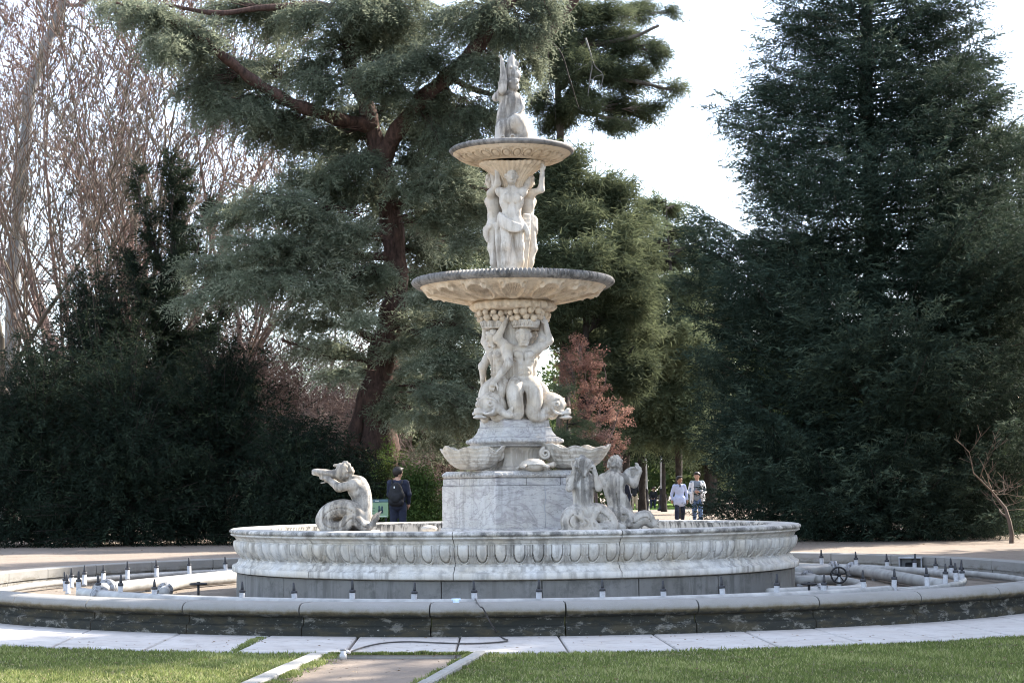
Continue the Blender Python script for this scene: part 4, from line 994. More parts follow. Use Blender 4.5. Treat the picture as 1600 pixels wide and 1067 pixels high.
# ================================================================== PEOPLE, LAMPS, BENCH, SIGN
MT['skin'] = plain('skin', (.42, .25, .18), .5, 0, .08, 20, .05)
MT['skin2'] = plain('skin_tan', (.30, .17, .11), .5, 0, .08, 20, .05)
MT['hair'] = plain('dark_hair', (.018, .014, .012), .5, 0, .3, 40)
MT['navy'] = plain('navy_jacket', (.018, .022, .04), .8, 0, .25, 14, .3)
MT['blackc'] = plain('black_cloth', (.014, .014, .016), .8, 0, .25, 14, .3)
MT['ltblue'] = plain('light_blue_shirt', (.44, .50, .68), .85, 0, .10, 14, .3)
MT['white'] = plain('white_shirt', (.66, .67, .68), .85, 0, .08, 14, .3)
MT['teegrey'] = plain('grey_tee', (.22, .26, .30), .85, 0, .12, 14, .3)
MT['jeans'] = plain('blue_jeans', (.11, .17, .30), .85, 0, .25, 16, .3)
MT['darkjeans'] = plain('dark_jeans', (.020, .025, .045), .85, 0, .25, 16, .3)
MT['beige'] = plain('beige_trousers', (.36, .27, .19), .85, 0, .12, 14, .3)
def body(H, pose, top, legs, skin, hair, coat=False, sleeves=None, seed=0, seated=False):
    """one continuous body (skin), with hair and clothes as its children; faces -y. pose: arms L/R (elbow, hand) and legs (knee, foot)"""
    k = H/1.75; h = .018*k; sc = lambda v: tuple(np.array(v)*k)
    lo = (-.55*k, -.62*k if seated else -.45*k, -.03); hi = (.55*k, .45*k, 1.86*k)
    def legset(s, ra, feet=True):
        for q, i in ((-1, 0), (1, 1)):
            kn, ft = pose['legs'][i]; hip = (.09*q, pose.get('hipy', 0), pose.get('hipz', .92))
            s.chain([sc(hip), sc(kn), sc(ft)], [(.088+ra)*k, (.060+ra)*k, (.043+ra)*k], k=.03)
            s.ell(sc((kn[0]*.5+ft[0]*.5, kn[1]*.55+ft[1]*.45+.03, kn[2]*.7+ft[2]*.3)), [(.05+ra)*k]*2+[.1*k])
            if feet: s.cap(sc((ft[0], ft[1]+.03, ft[2]-.04)), sc((ft[0]*1.1, ft[1]-.15, ft[2]-.05)), .045*k, .035*k)
    dz = pose.get('hipz', .92)-.92; lean = pose.get('lean', 0)
    def T(x, y, z): return sc((x, y+lean*(z-.92)+pose.get('hipy', 0), z+dz))
    def torso(s, r):
        s.ell(T(0, 0, 1.27), [(.165+r)*k, (.11+r)*k, (.19+r)*k]); s.ell(T(0, .0, 1.08), [(.145+r)*k, (.10+r)*k, (.17+r)*k]); s.ell(T(0, 0, .94), [(.16+r)*k, (.11+r)*k, (.12+r)*k]); s.cap(T(-.155, 0, 1.40), T(.155, 0, 1.40), (.055+r)*k)
    def arms(s, r, full=True):
        for q, i in ((-1, 0), (1, 1)):
            e, hd = pose['arms'][i]; pts = [T(.18*q, 0, 1.41), T(*e), T(*hd)]
            if not full: pts[2] = tuple(np.array(pts[1])+(np.array(pts[2])-np.array(pts[1]))*.86)
            s.chain(pts, [(.052+r)*k, (.040+r)*k, (.029+r)*k], k=.03)
    s = SDF(lo, hi, h, .04); torso(s, 0); arms(s, 0); legset(s, 0)
    s.cap(T(0, 0, 1.43), T(0, -.01, 1.55), .055*k, .05*k); yaw, pit = pose.get('head', (0, 0)); face(s, T(0, -.02, 1.635), .117*k, yaw, pit, False)
    for q, i in ((-1, 0), (1, 1)):
        e, hd = pose['arms'][i]; d = np.array(hd)-np.array(e); hand(s, T(*hd), d/np.linalg.norm(d), (q, -.3, 0), k, .35)
    bo = s.mesh('body')
    def cloth(nm, fn):
        s = SDF(lo, hi, h, .035); fn(s); s.rough(.005, 22, seed); return s.mesh(nm)
    def cut(s, a, b_, z): pass
    parts = []
    def shirt(s):
        torso(s, .018); arms(s, .014, False)
        if coat:
            for z_ in (.95, .86, .80): s.cap(T(-.085, 0, z_), T(.085, 0, z_), .125*k, k=.05); s.cap(T(-.085, -.05, z_), T(.085, -.05, z_), .12*k, k=.05)
        else: s.ell(T(0, .0, .90), (.185*k, .135*k, .12*k))
    parts.append(('jacket' if coat else 'shirt', cloth('shirt', shirt), top))
    parts.append(('trousers', cloth('trousers', lambda s: (legset(s, .016, False), s.ell(T(0, 0, .93), (.165*k, .12*k, .10*k)))), legs))
    def hairf(s):
        c = np.array(T(0, -.02, 1.635)); M = Matrix.Rotation(yaw, 3, 'Z') @ Matrix.Rotation(pit, 3, 'X')
        P = lambda x, y, z: Vector(c)+M @ Vector((x, y, z))*(.117*k)
        s.ell(P(0, .16, .30), (.105*k, .115*k, .095*k)); s.ell(P(0, .45, -.1), (.085*k, .07*k, .10*k)); s.ell(P(0, -.45, .80), (.085*k, .06*k, .035*k))
        for q in (-1, 1): s.ell(P(.75*q, .15, .15), (.025*k, .05*k, .06*k))
        s.rough(.006, 60, seed)
    parts.append(('hair', cloth('hair', hairf), hair))
    def shoes(s):
        for i in (0, 1):
            kn, ft = pose['legs'][i]; s.cap(sc((ft[0], ft[1]+.03, ft[2]-.04)), sc((ft[0]*1.1, ft[1]-.15, ft[2]-.048)), .054*k, .046*k)
    parts.append(('shoes', cloth('shoes', shoes), MT['blackc']))
    return bo, skin, parts
def person(label, loc, rz, args, extra=None, group=None):
    t = thing('person', label, 'person', loc, rz, group); bo, skin, parts = body(**args); o = obj('body', bo, skin, t)
    for nm, me, mt in parts: obj(nm, me, mt, o)
    if extra: extra(o)
    return t
STAND = dict(legs=[((-.10, -.01, .50), (-.11, .02, .08)), ((.10, -.01, .50), (.11, .02, .08))], arms=[((-.25, .02, 1.14), (-.24, -.06, .90)), ((.25, .02, 1.14), (.24, -.06, .90))])
def backpack(o, k=1.0, y=.20, z=1.22, w=.155):
    s = SDF((-.26, -.1, .85), (.26, .45, 1.60), .012, .03); s.ell((0, y, z), (w, .105, .24)); s.cap((-w*.55, y, z-.20), (w*.55, y, z-.20), .09); s.cap((-w*.6, y, z-.05), (w*.6, y, z-.05), .095, k=.05); s.ell((0, y+.09, z-.10), (w*.72, .05, .11), k=.01)
    s.cap((-.09, y+.155, z-.0), (.09, y+.155, z-.0), .008, k=.006, op='s'); s.rough(.003, 30); obj('backpack', s.mesh('backpack'), MT['blackc'], o)
    b = MB()
    for q in (-1, 1): b.tube(catmull([(.10*q, y-.02, z+.19), (.12*q, .06, z+.28), (.125*q, -.10, z+.20), (.13*q, -.155, z+.05), (.16*q, -.10, z-.10), (.17*q, .06, z-.18)], 4), .022, 6, flat=.5)
    b.build('strap', MT['blackc'], o)
    b = MB(); b.box((.02, y+.112, z+.13), (.012, .004, .022), bev=.002); b.build('tag', MT['white'], o, False)
zg = .32
# man with a backpack reading the sign
p = W(622, 800, 12.6)
person('man with dark hair, navy jacket and black backpack, reading the green information board', (p[0], 12.6, zg), radians(172),
       dict(H=1.80, pose=dict(legs=STAND['legs'], arms=[((-.24, -.02, 1.16), (-.20, -.16, .95)), ((.22, -.12, 1.16), (.12, -.20, 1.42))], head=(radians(-30), radians(12))), top=MT['navy'], legs=MT['darkjeans'], skin=MT['skin'], hair=MT['hair'], coat=False, seed=1), backpack)
# two men walking towards the fountain
WALK = [((-.12, -.14, .50), (-.14, -.18, .09)), ((.12, -.02, .50), (.14, .24, .12))]
def shades(o):
    b = MB(); b.box((.0, -.142, 1.36), (.022, .012, .06), bev=.006); b.build('sunglasses', MT['black'], o, False)
p = W(1062, 800, 34)
person('man walking in a loose light blue shirt and dark jeans, sunglasses at the neck', (p[0], 34, zg), radians(6),
       dict(H=1.66, pose=dict(legs=WALK, arms=[((-.27, .04, 1.14), (-.28, -.02, .90)), ((.27, .04, 1.14), (.28, -.02, .90))], head=(radians(38), 0)), top=MT['ltblue'], legs=MT['darkjeans'], skin=MT['skin2'], hair=MT['hair'], coat=True, seed=2), shades, None)
def openshirt(o):
    s = SDF((-.4, -.3, .6), (.4, .3, 1.6), .014, .03)
    for q in (-1, 1):
        s.curve([(.14*q, -.12, 1.44), (.15*q, -.135, 1.2), (.17*q, -.13, .95), (.19*q, -.10, .76)], [.035, .045, .05, .045], k=.02); s.chain([(.19*q, 0, 1.41), (.27*q, .02, 1.16)], [.078, .062]); s.cap((.27*q, .02, 1.16), (.21*q, -.10, 1.07), .062, .055)
        s.curve([(.19*q, .02, 1.38), (.20*q, .03, 1.1), (.21*q, .02, .78)], [.05, .05, .05]); s.cap((.02*q, .06, 1.5), (.14*q, -.06, 1.46), .03)
    s.cap((-.14, .10, 1.36), (.14, .10, 1.36), .07); s.cap((-.14, .11, 1.0), (.14, .11, 1.0), .07); s.cap((-.14, .11, .8), (.14, .11, .8), .06); s.cap((0, .11, 1.36), (0, .11, .8), .10)
    s.rough(.005, 22, 3); obj('open_shirt', s.mesh('open_shirt'), MT['white'], o); backpack(o, 1, .24, 1.22, .13)
p = W(1090, 800, 34.4)
person('taller man walking in an open white shirt over a grey tee and blue jeans', (p[0], 34.4, zg), radians(-8),
       dict(H=1.80, pose=dict(legs=[((-.10, -.03, .50), (-.11, .16, .11)), ((.10, -.13, .50), (.10, -.13, .09))], arms=[((-.25, .0, 1.14), (-.05, -.20, 1.12)), ((.25, .0, 1.14), (.06, -.20, 1.10))], head=(radians(-12), radians(14))), top=MT['teegrey'], legs=MT['jeans'], skin=MT['skin'], hair=MT['hair'], seed=3), openshirt, None)
p = W(972, 790, 24)
person('bearded man in a dark coat, half hidden behind the merman holding a shell', (p[0], 24, zg), radians(-25), dict(H=1.66, pose=dict(legs=STAND['legs'], arms=STAND['arms'], head=(radians(-15), radians(10)), lean=-.04), top=MT['navy'], legs=MT['blackc'], skin=MT['skin2'], hair=MT['hair'], coat=True, seed=4))
p = W(992, 790, 82)
person('distant person seen from behind in a black jacket and beige trousers', (p[0], 82, zg), radians(165), dict(H=1.70, pose=dict(legs=STAND['legs'], arms=[((-.25, .02, 1.14), (-.16, -.2, 1.05)), ((.25, .02, 1.14), (.16, -.2, 1.05))]), top=MT['blackc'], legs=MT['beige'], skin=MT['skin'], hair=MT['hair'], seed=5))
# bench with a seated person
MT['benchwood'] = plain('bench_wood', (.10, .075, .055), .7, 0, .3, 12)
p = W(1024, 790, 88); be = thing('park_bench', 'dark park bench beneath the trees with a seated person on it', 'bench', (p[0], 88, zg), radians(-12))
for k in range(3): b = MB(); b.box((0, -.16+.16*k, .44), (.8, .065, .02), bev=.005); b.build('seat_slat', MT['benchwood'], be, False)
for k in range(2): b = MB(); b.box((0, .27, .62+.17*k), (.8, .018, .065), bev=.005); b.build('back_slat', MT['benchwood'], be, False)
for q in (-1, 1):
    for y0 in (-.18, .22): b = MB(); b.tube([(.68*q, y0, 0), (.68*q, y0, .43)], .028, 8); b.build('leg', MT['black'], be)
    b = MB(); b.tube([(.68*q, .22, .4), (.68*q, .29, .9)], .022, 8); b.build('back_post', MT['black'], be)
person('distant seated person in dark clothes on the park bench under the trees', (p[0]-.1, 88-.02, zg), radians(-12), dict(H=1.7, pose=dict(hipz=.54, hipy=.05, lean=-.15, legs=[((-.12, -.40, .52), (-.12, -.42, .10)), ((.12, -.40, .52), (.12, -.38, .10))], arms=[((-.22, -.06, 1.16), (-.10, -.26, 1.02)), ((.22, -.06, 1.16), (.10, -.26, 1.02))], head=(0, radians(15))), top=MT['blackc'], legs=MT['darkjeans'], skin=MT['skin2'], hair=MT['hair'], seed=6, seated=True))

# green information board
MT['signgreen'] = plain('sign_green', (.16, .26, .15), .45, 0, .10, 9, .02, .5)
MT['signhead'] = plain('sign_header', (.045, .10, .12), .45, 0, .1, 9, .02, .5)
MT['signink'] = plain('sign_ink', (.03, .06, .07), .5); MT['signpale'] = plain('sign_pale_print', (.62, .68, .62), .5)
p = W(596, 800, 12.0); sg = thing('information_board', 'green information board with dark header strip standing behind the basin', 'sign', (p[0]-.12, 12.0, zg), radians(4))
b = MB(); b.box((0, 0, .86), (.27, .012, .165), bev=.004); b.build('panel', MT['signgreen'], sg, False)
b = MB(); b.box((0, -.002, 1.058), (.27, .014, .032), bev=.004); b.build('header', MT['signhead'], sg, False)
for q in (-1, 1): b = MB(); b.box((.22*q, .036, .54), (.025, .022, .54), bev=.005); b.build('post', MT['black'], sg, False)
b = MB()
for x, z, w_, h_ in ((.075, .86, .022, .06), (.13, .86, .022, .055), (.102, .82, .055, .035)): b.box((x, -.0145, z), (w_, .002, h_))
for x, z in ((.07, .93), (.135, .925)): b.ball((x, -.014, z), (.02, .004, .02), 10, 6)
b.tube([(-.21, -.014, .97), (-.18, -.014, .99), (-.14, -.014, .985), (-.12, -.014, .965)], .007, 6); b.build('picture', MT['signink'], sg, False)
b = MB()
for k, L in enumerate((.20, .16, .19, .12)): b.box((-.12, -.0140, .90-.035*k), (L/2, .0016, .005))
b.build('text_lines', MT['signink'], sg, False)
b = MB(); b.box((-.14, -.0175, 1.058), (.06, .0016, .008)); b.box((.02, -.0175, 1.058), (.04, .0016, .008)); b.box((.0, -.0142, .715), (.24, .0016, .006)); b.build('header_print', MT['signpale'], sg, False)

# lamp posts along the far path
MT['lampgrey'] = plain('lamp_post_grey', (.25, .26, .26), .5, .3, .2, 8)
def lamp(px, Y, label, h=6.2, s=1.0):
    p = W(px, 790, Y); t = thing('street_lamp', label, 'lamp post', (p[0], Y, zg), 0, 'lamp posts beside the far path'); t.scale = (s, s, s)
    b = MB(); b.lathe([(0, 0), (.24, 0), (.24, .12), (.17, .18), (.16, .5), (.19, .55), (.12, .68), (.10, 1.1), (.13, 1.15), (.08, 1.25)], 12); b.build('base', MT['black'], t)
    b = MB(); b.lathe([(.075, 1.2), (.06, 2.6), (.085, 2.65), (.055, 2.75), (.042, h)], 10); b.build('pole', MT['lampgrey'], t)
    b = MB(); b.lathe([(.05, h), (.12, h+.05), (.17, h+.42), (.19, h+.45), (.05, h+.62), (.02, h+.75), (0, h+.76)], 8); b.build('lantern', MT['black'], t)
lamp(1010, 66, 'tall grey lamp post standing beside the dark trunk behind the walkers'); lamp(1034, 74, 'grey lamp post to the right of the nearer lamp post', 6.2)
lamp(985, 92, 'far pale lamp post left of the dark trunk', 5.6)
# ================================================================== TREES
def tri3(name, T, v, mat, parent): return obj(name, tri_mesh(name, T, v), mat, parent)
def rotm(X, twist):
    """rotation matrices whose x axis is X (N,3), z as near up as possible, rolled by twist"""
    X = X/np.linalg.norm(X, axis=1, keepdims=True); up = np.tile([0, 0, 1.0], (len(X), 1)); Y = np.cross(up, X); l = np.linalg.norm(Y, axis=1, keepdims=True); bad = l[:, 0] < 1e-3; Y[bad] = [0, 1, 0]; l[bad] = 1; Y /= l
    Z = np.cross(X, Y); c, s = np.cos(twist)[:, None], np.sin(twist)[:, None]; Y2 = Y*c+Z*s; Z2 = Z*c-Y*s
    return np.stack([X, Y2, Z2], -1)
def make_sprig(n, wid, leaf, lw, droop=.15, back=.35, seed=0, zsp=.35):
    """unit-long spray: needles or leaves set along a drooping axis; returns (n,3,3)"""
    r = np.random.default_rng(seed); t = np.linspace(.02, 1, n); sd_ = np.where(np.arange(n) % 2 == 0, 1.0, -1.0)
    off = wid*np.sin(np.clip(t*1.15, 0, 1)*pi)**.6*r.uniform(.15, 1, n)
    c = np.stack([t, sd_*off, -droop*t*t+r.normal(0, wid*zsp, n)], -1)
    d = np.stack([r.uniform(.3, 1, n), sd_*r.uniform(.3, 1.0, n), r.normal(-.1, .45, n)], -1); d /= np.linalg.norm(d, axis=1, keepdims=True)
    q = np.cross(d, r.normal(0, 1, (n, 3))); q /= np.linalg.norm(q, axis=1, keepdims=True)
    a = c-q*lw; b = c+q*lw; e = c+d*leaf*r.uniform(.6, 1.3, (n, 1)); return np.stack([a, b, e], 1)
def place(spr, P, D, L, tw=None):
    """instances of random sprig templates at P with direction D and length L"""
    n = len(P); tw = RNG.normal(0, .5, n) if tw is None else tw; R = rotm(D, tw); idx = RNG.integers(0, len(spr), n); out = []; own = []
    for k, S in enumerate(spr):
        m = idx == k
        if not m.any(): continue
        T = np.einsum('nij,tkj->ntki', R[m], S)*L[m][:, None, None, None]+P[m][:, None, None, :]; out.append(T.reshape(-1, 3, 3)); own.append(np.repeat(np.nonzero(m)[0], len(S)))
    return np.concatenate(out), np.concatenate(own)
def finish(T, own, base_v, jit=.10):
    return T, np.clip(base_v[own]+RNG.normal(0, jit, len(own)), 0, 1)
def blen(r, s, k):
    q = np.array(r); return q
class Tubes:                                        # fast many-branch mesh (numpy): polylines with radii
    def __init__(s): s.V = []; s.F = []; s.c = 0
    def add(s, pts, rad, n=4):
        P = np.asarray(pts, float); m = len(P); D = np.gradient(P, axis=0); D /= np.linalg.norm(D, axis=1, keepdims=True)+1e-9
        up = np.array([.13, .21, .97]) if abs(D[0][2]) < .9 else np.array([.97, .2, .1]); A = np.cross(D, up); A /= np.linalg.norm(A, axis=1, keepdims=True)+1e-9; B = np.cross(A, D)
        t = np.arange(n)*2*pi/n; R = np.asarray(rad)[:, None, None]
        V = P[:, None, :]+R*(np.cos(t)[None, :, None]*A[:, None, :]+np.sin(t)[None, :, None]*B[:, None, :])
        s.V.append(V.reshape(-1, 3)); s.F.append(grid_wrap(m, n)+s.c); s.c += m*n
    def mesh(s, name): return mk(name, np.concatenate(s.V), np.concatenate(s.F).astype(np.int32), True)
_gw = {}
def grid_wrap(m, n):
    if (m, n) not in _gw:
        i = np.arange(m-1)[:, None]; k = np.arange(n)[None, :]; k2 = (k+1) % n
        _gw[(m, n)] = np.stack([i*n+k, i*n+k2, (i+1)*n+k2, (i+1)*n+k], -1).reshape(-1, 4)
    return _gw[(m, n)]
def bark(name, a, b, sc=9, moss=None):
    m = NM(name); p = m.pos((1, 1, .35)); n1 = m.noise(p, sc, 6, .7); n2 = m.noise(m.pos(), 1.2, 4); c = m.mix(m.ramp(n1, .35, .65), a, b)
    if moss: c = m.mix(m.math('MULTIPLY', m.ramp(n2, .5, .65), .7), c, moss)
    return m.pr(c, .9, m.bump(n1, 1.0, .06), 0, .12)
MT['bark_red'] = bark('cedar_bark', (.032, .022, .019), (.105, .064, .052))
MT['bark_dark'] = bark('dark_bark', (.02, .017, .015), (.06, .052, .045))
MT['bark_grey'] = bark('grey_bark', (.07, .06, .052), (.16, .14, .12), 5)
MT['bark_pale'] = bark('pale_bark', (.12, .115, .11), (.22, .21, .20), 4)
MT['twig_brown'] = plain('brown_twigs', (.105, .074, .056), .85, 0, .4, 2, .1)
MT['twig_red'] = plain('reddish_twigs', (.125, .078, .062), .85, 0, .4, 2, .1)
MT['twig_pink'] = plain('pinkish_twigs', (.125, .090, .078), .85, 0, .4, 2, .1)
MT['twig_ochre'] = plain('ochre_twigs', (.080, .064, .045), .85, 0, .4, 2, .1)
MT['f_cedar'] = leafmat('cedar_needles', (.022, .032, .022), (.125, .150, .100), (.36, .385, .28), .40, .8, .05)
MT['f_pine'] = leafmat('pine_needles', (.020, .030, .018), (.066, .084, .048), (.17, .19, .105), .34, .8, .05)
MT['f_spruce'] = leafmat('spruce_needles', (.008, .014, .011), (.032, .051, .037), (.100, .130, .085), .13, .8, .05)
MT['f_yew'] = leafmat('yew_needles', (.007, .012, .009), (.018, .028, .019), (.050, .066, .036), .12, .8, .04)
MT['f_mid'] = leafmat('conifer_foliage', (.022, .033, .020), (.075, .098, .055), (.18, .205, .115), .33, .8, .05)
MT['f_ivy'] = leafmat('ivy_leaves', (.02, .038, .010), (.05, .09, .02), (.14, .19, .05), .3, .6, .2)
MT['f_red'] = leafmat('red_leaves', (.12, .055, .042), (.34, .17, .13), (.52, .34, .28), .4, .8, .05)
MT['f_bud'] = leafmat('reddish_buds', (.05, .033, .029), (.115, .072, .062), (.19, .13, .11), .25, .7, .2)
MT['f_far'] = leafmat('far_foliage', (.018, .030, .014), (.045, .070, .026), (.12, .15, .055), .35, .8, .05)
MT['f_twig'] = leafmat('far_twigs', (.035, .026, .022), (.095, .068, .060), (.19, .145, .13), .05, .9, .0)
SP_CEDAR = [make_sprig(14, .10, .19, .027, .26, seed=i, zsp=.25) for i in range(6)]
SP_SPRUCE = [make_sprig(14, .12, .26, .031, .22, seed=10+i, zsp=.2) for i in range(5)]
SP_PINE = [make_sprig(14, .18, .42, .026, .0, seed=20+i, zsp=.9) for i in range(5)]
SP_YEW = [make_sprig(13, .15, .30, .041, .28, seed=30+i) for i in range(5)]
SP_LEAF = [make_sprig(12, .32, .24, .085, .10, seed=40+i, zsp=.8) for i in range(4)]
SP_FAR = [make_sprig(7, .35, .40, .13, .1, seed=60+i, zsp=.9) for i in range(4)]
SP_TWIG = [make_sprig(9, .22, .75, .011, -.1, seed=70+i, zsp=.7) for i in range(4)]

def pad_foliage(center, radii, root, nsub, sprigs_per, L, spr, droop=.3, tb=None, wood=.02, flat=1.0, vbase=.45, up=0.0):
    """one spray of foliage: sub-branches run from the root end through an ellipsoid, sprigs along their outer part"""
    c = np.array(center); R = np.array(radii); root = np.array(root); P = []; D = []; LL = []; VV = []
    for i in range(nsub):
        u = RNG.normal(0, 1, 3); u /= np.linalg.norm(u); u *= RNG.uniform(.25, 1)**.5; e = c+u*R
        st = root+(c-root)*RNG.uniform(.0, .75)+RNG.normal(0, .10, 3)*R; mid = (st+e)/2+np.array([0, 0, .22*np.linalg.norm(e-st)*(.4+droop)])
        ts = np.linspace(0, 1, 7)[:, None]; q = (1-ts)**2*st+2*ts*(1-ts)*mid+ts**2*e
        if tb is not None: tb.add(q[::3], wood*np.linspace(1, .25, 3), 3)
        n = sprigs_per; t = RNG.uniform(.25, 1, n)**.8; k = np.clip((t*6).astype(int), 0, 5); f = (t*6-k)[:, None]; p = q[k]*(1-f)+q[k+1]*f
        d = q[k+1]-q[k]; d /= np.linalg.norm(d, axis=1, keepdims=True); side = np.cross(d, [0, 0, 1.0]); side /= np.linalg.norm(side, axis=1, keepdims=True)+1e-6
        sg = RNG.choice([-1, 1], n)[:, None]; dd = d*RNG.uniform(.4, 1, (n, 1))+side*sg*RNG.uniform(.3, 1.1, (n, 1))*flat+np.array([0, 0, 1.0])*(RNG.normal(up-droop*.6, .35, (n, 1)))
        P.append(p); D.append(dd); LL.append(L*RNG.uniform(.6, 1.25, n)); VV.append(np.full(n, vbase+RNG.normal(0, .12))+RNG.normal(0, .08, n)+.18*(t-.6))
    return np.concatenate(P), np.concatenate(D), np.concatenate(LL), np.concatenate(VV)

def foliage_obj(name, pads, spr, mat, parent, tb=None, **kw):
    A = [pad_foliage(*p, spr=spr, tb=tb, **{**kw, **(e or {})}) for p, e in pads]
    P, D, L, Vv = [np.concatenate([a[i] for a in A]) for i in range(4)]; T, own = place(spr, P, D, L); T, v = finish(T, own, Vv)
    return tri3(name, T, v, mat, parent)

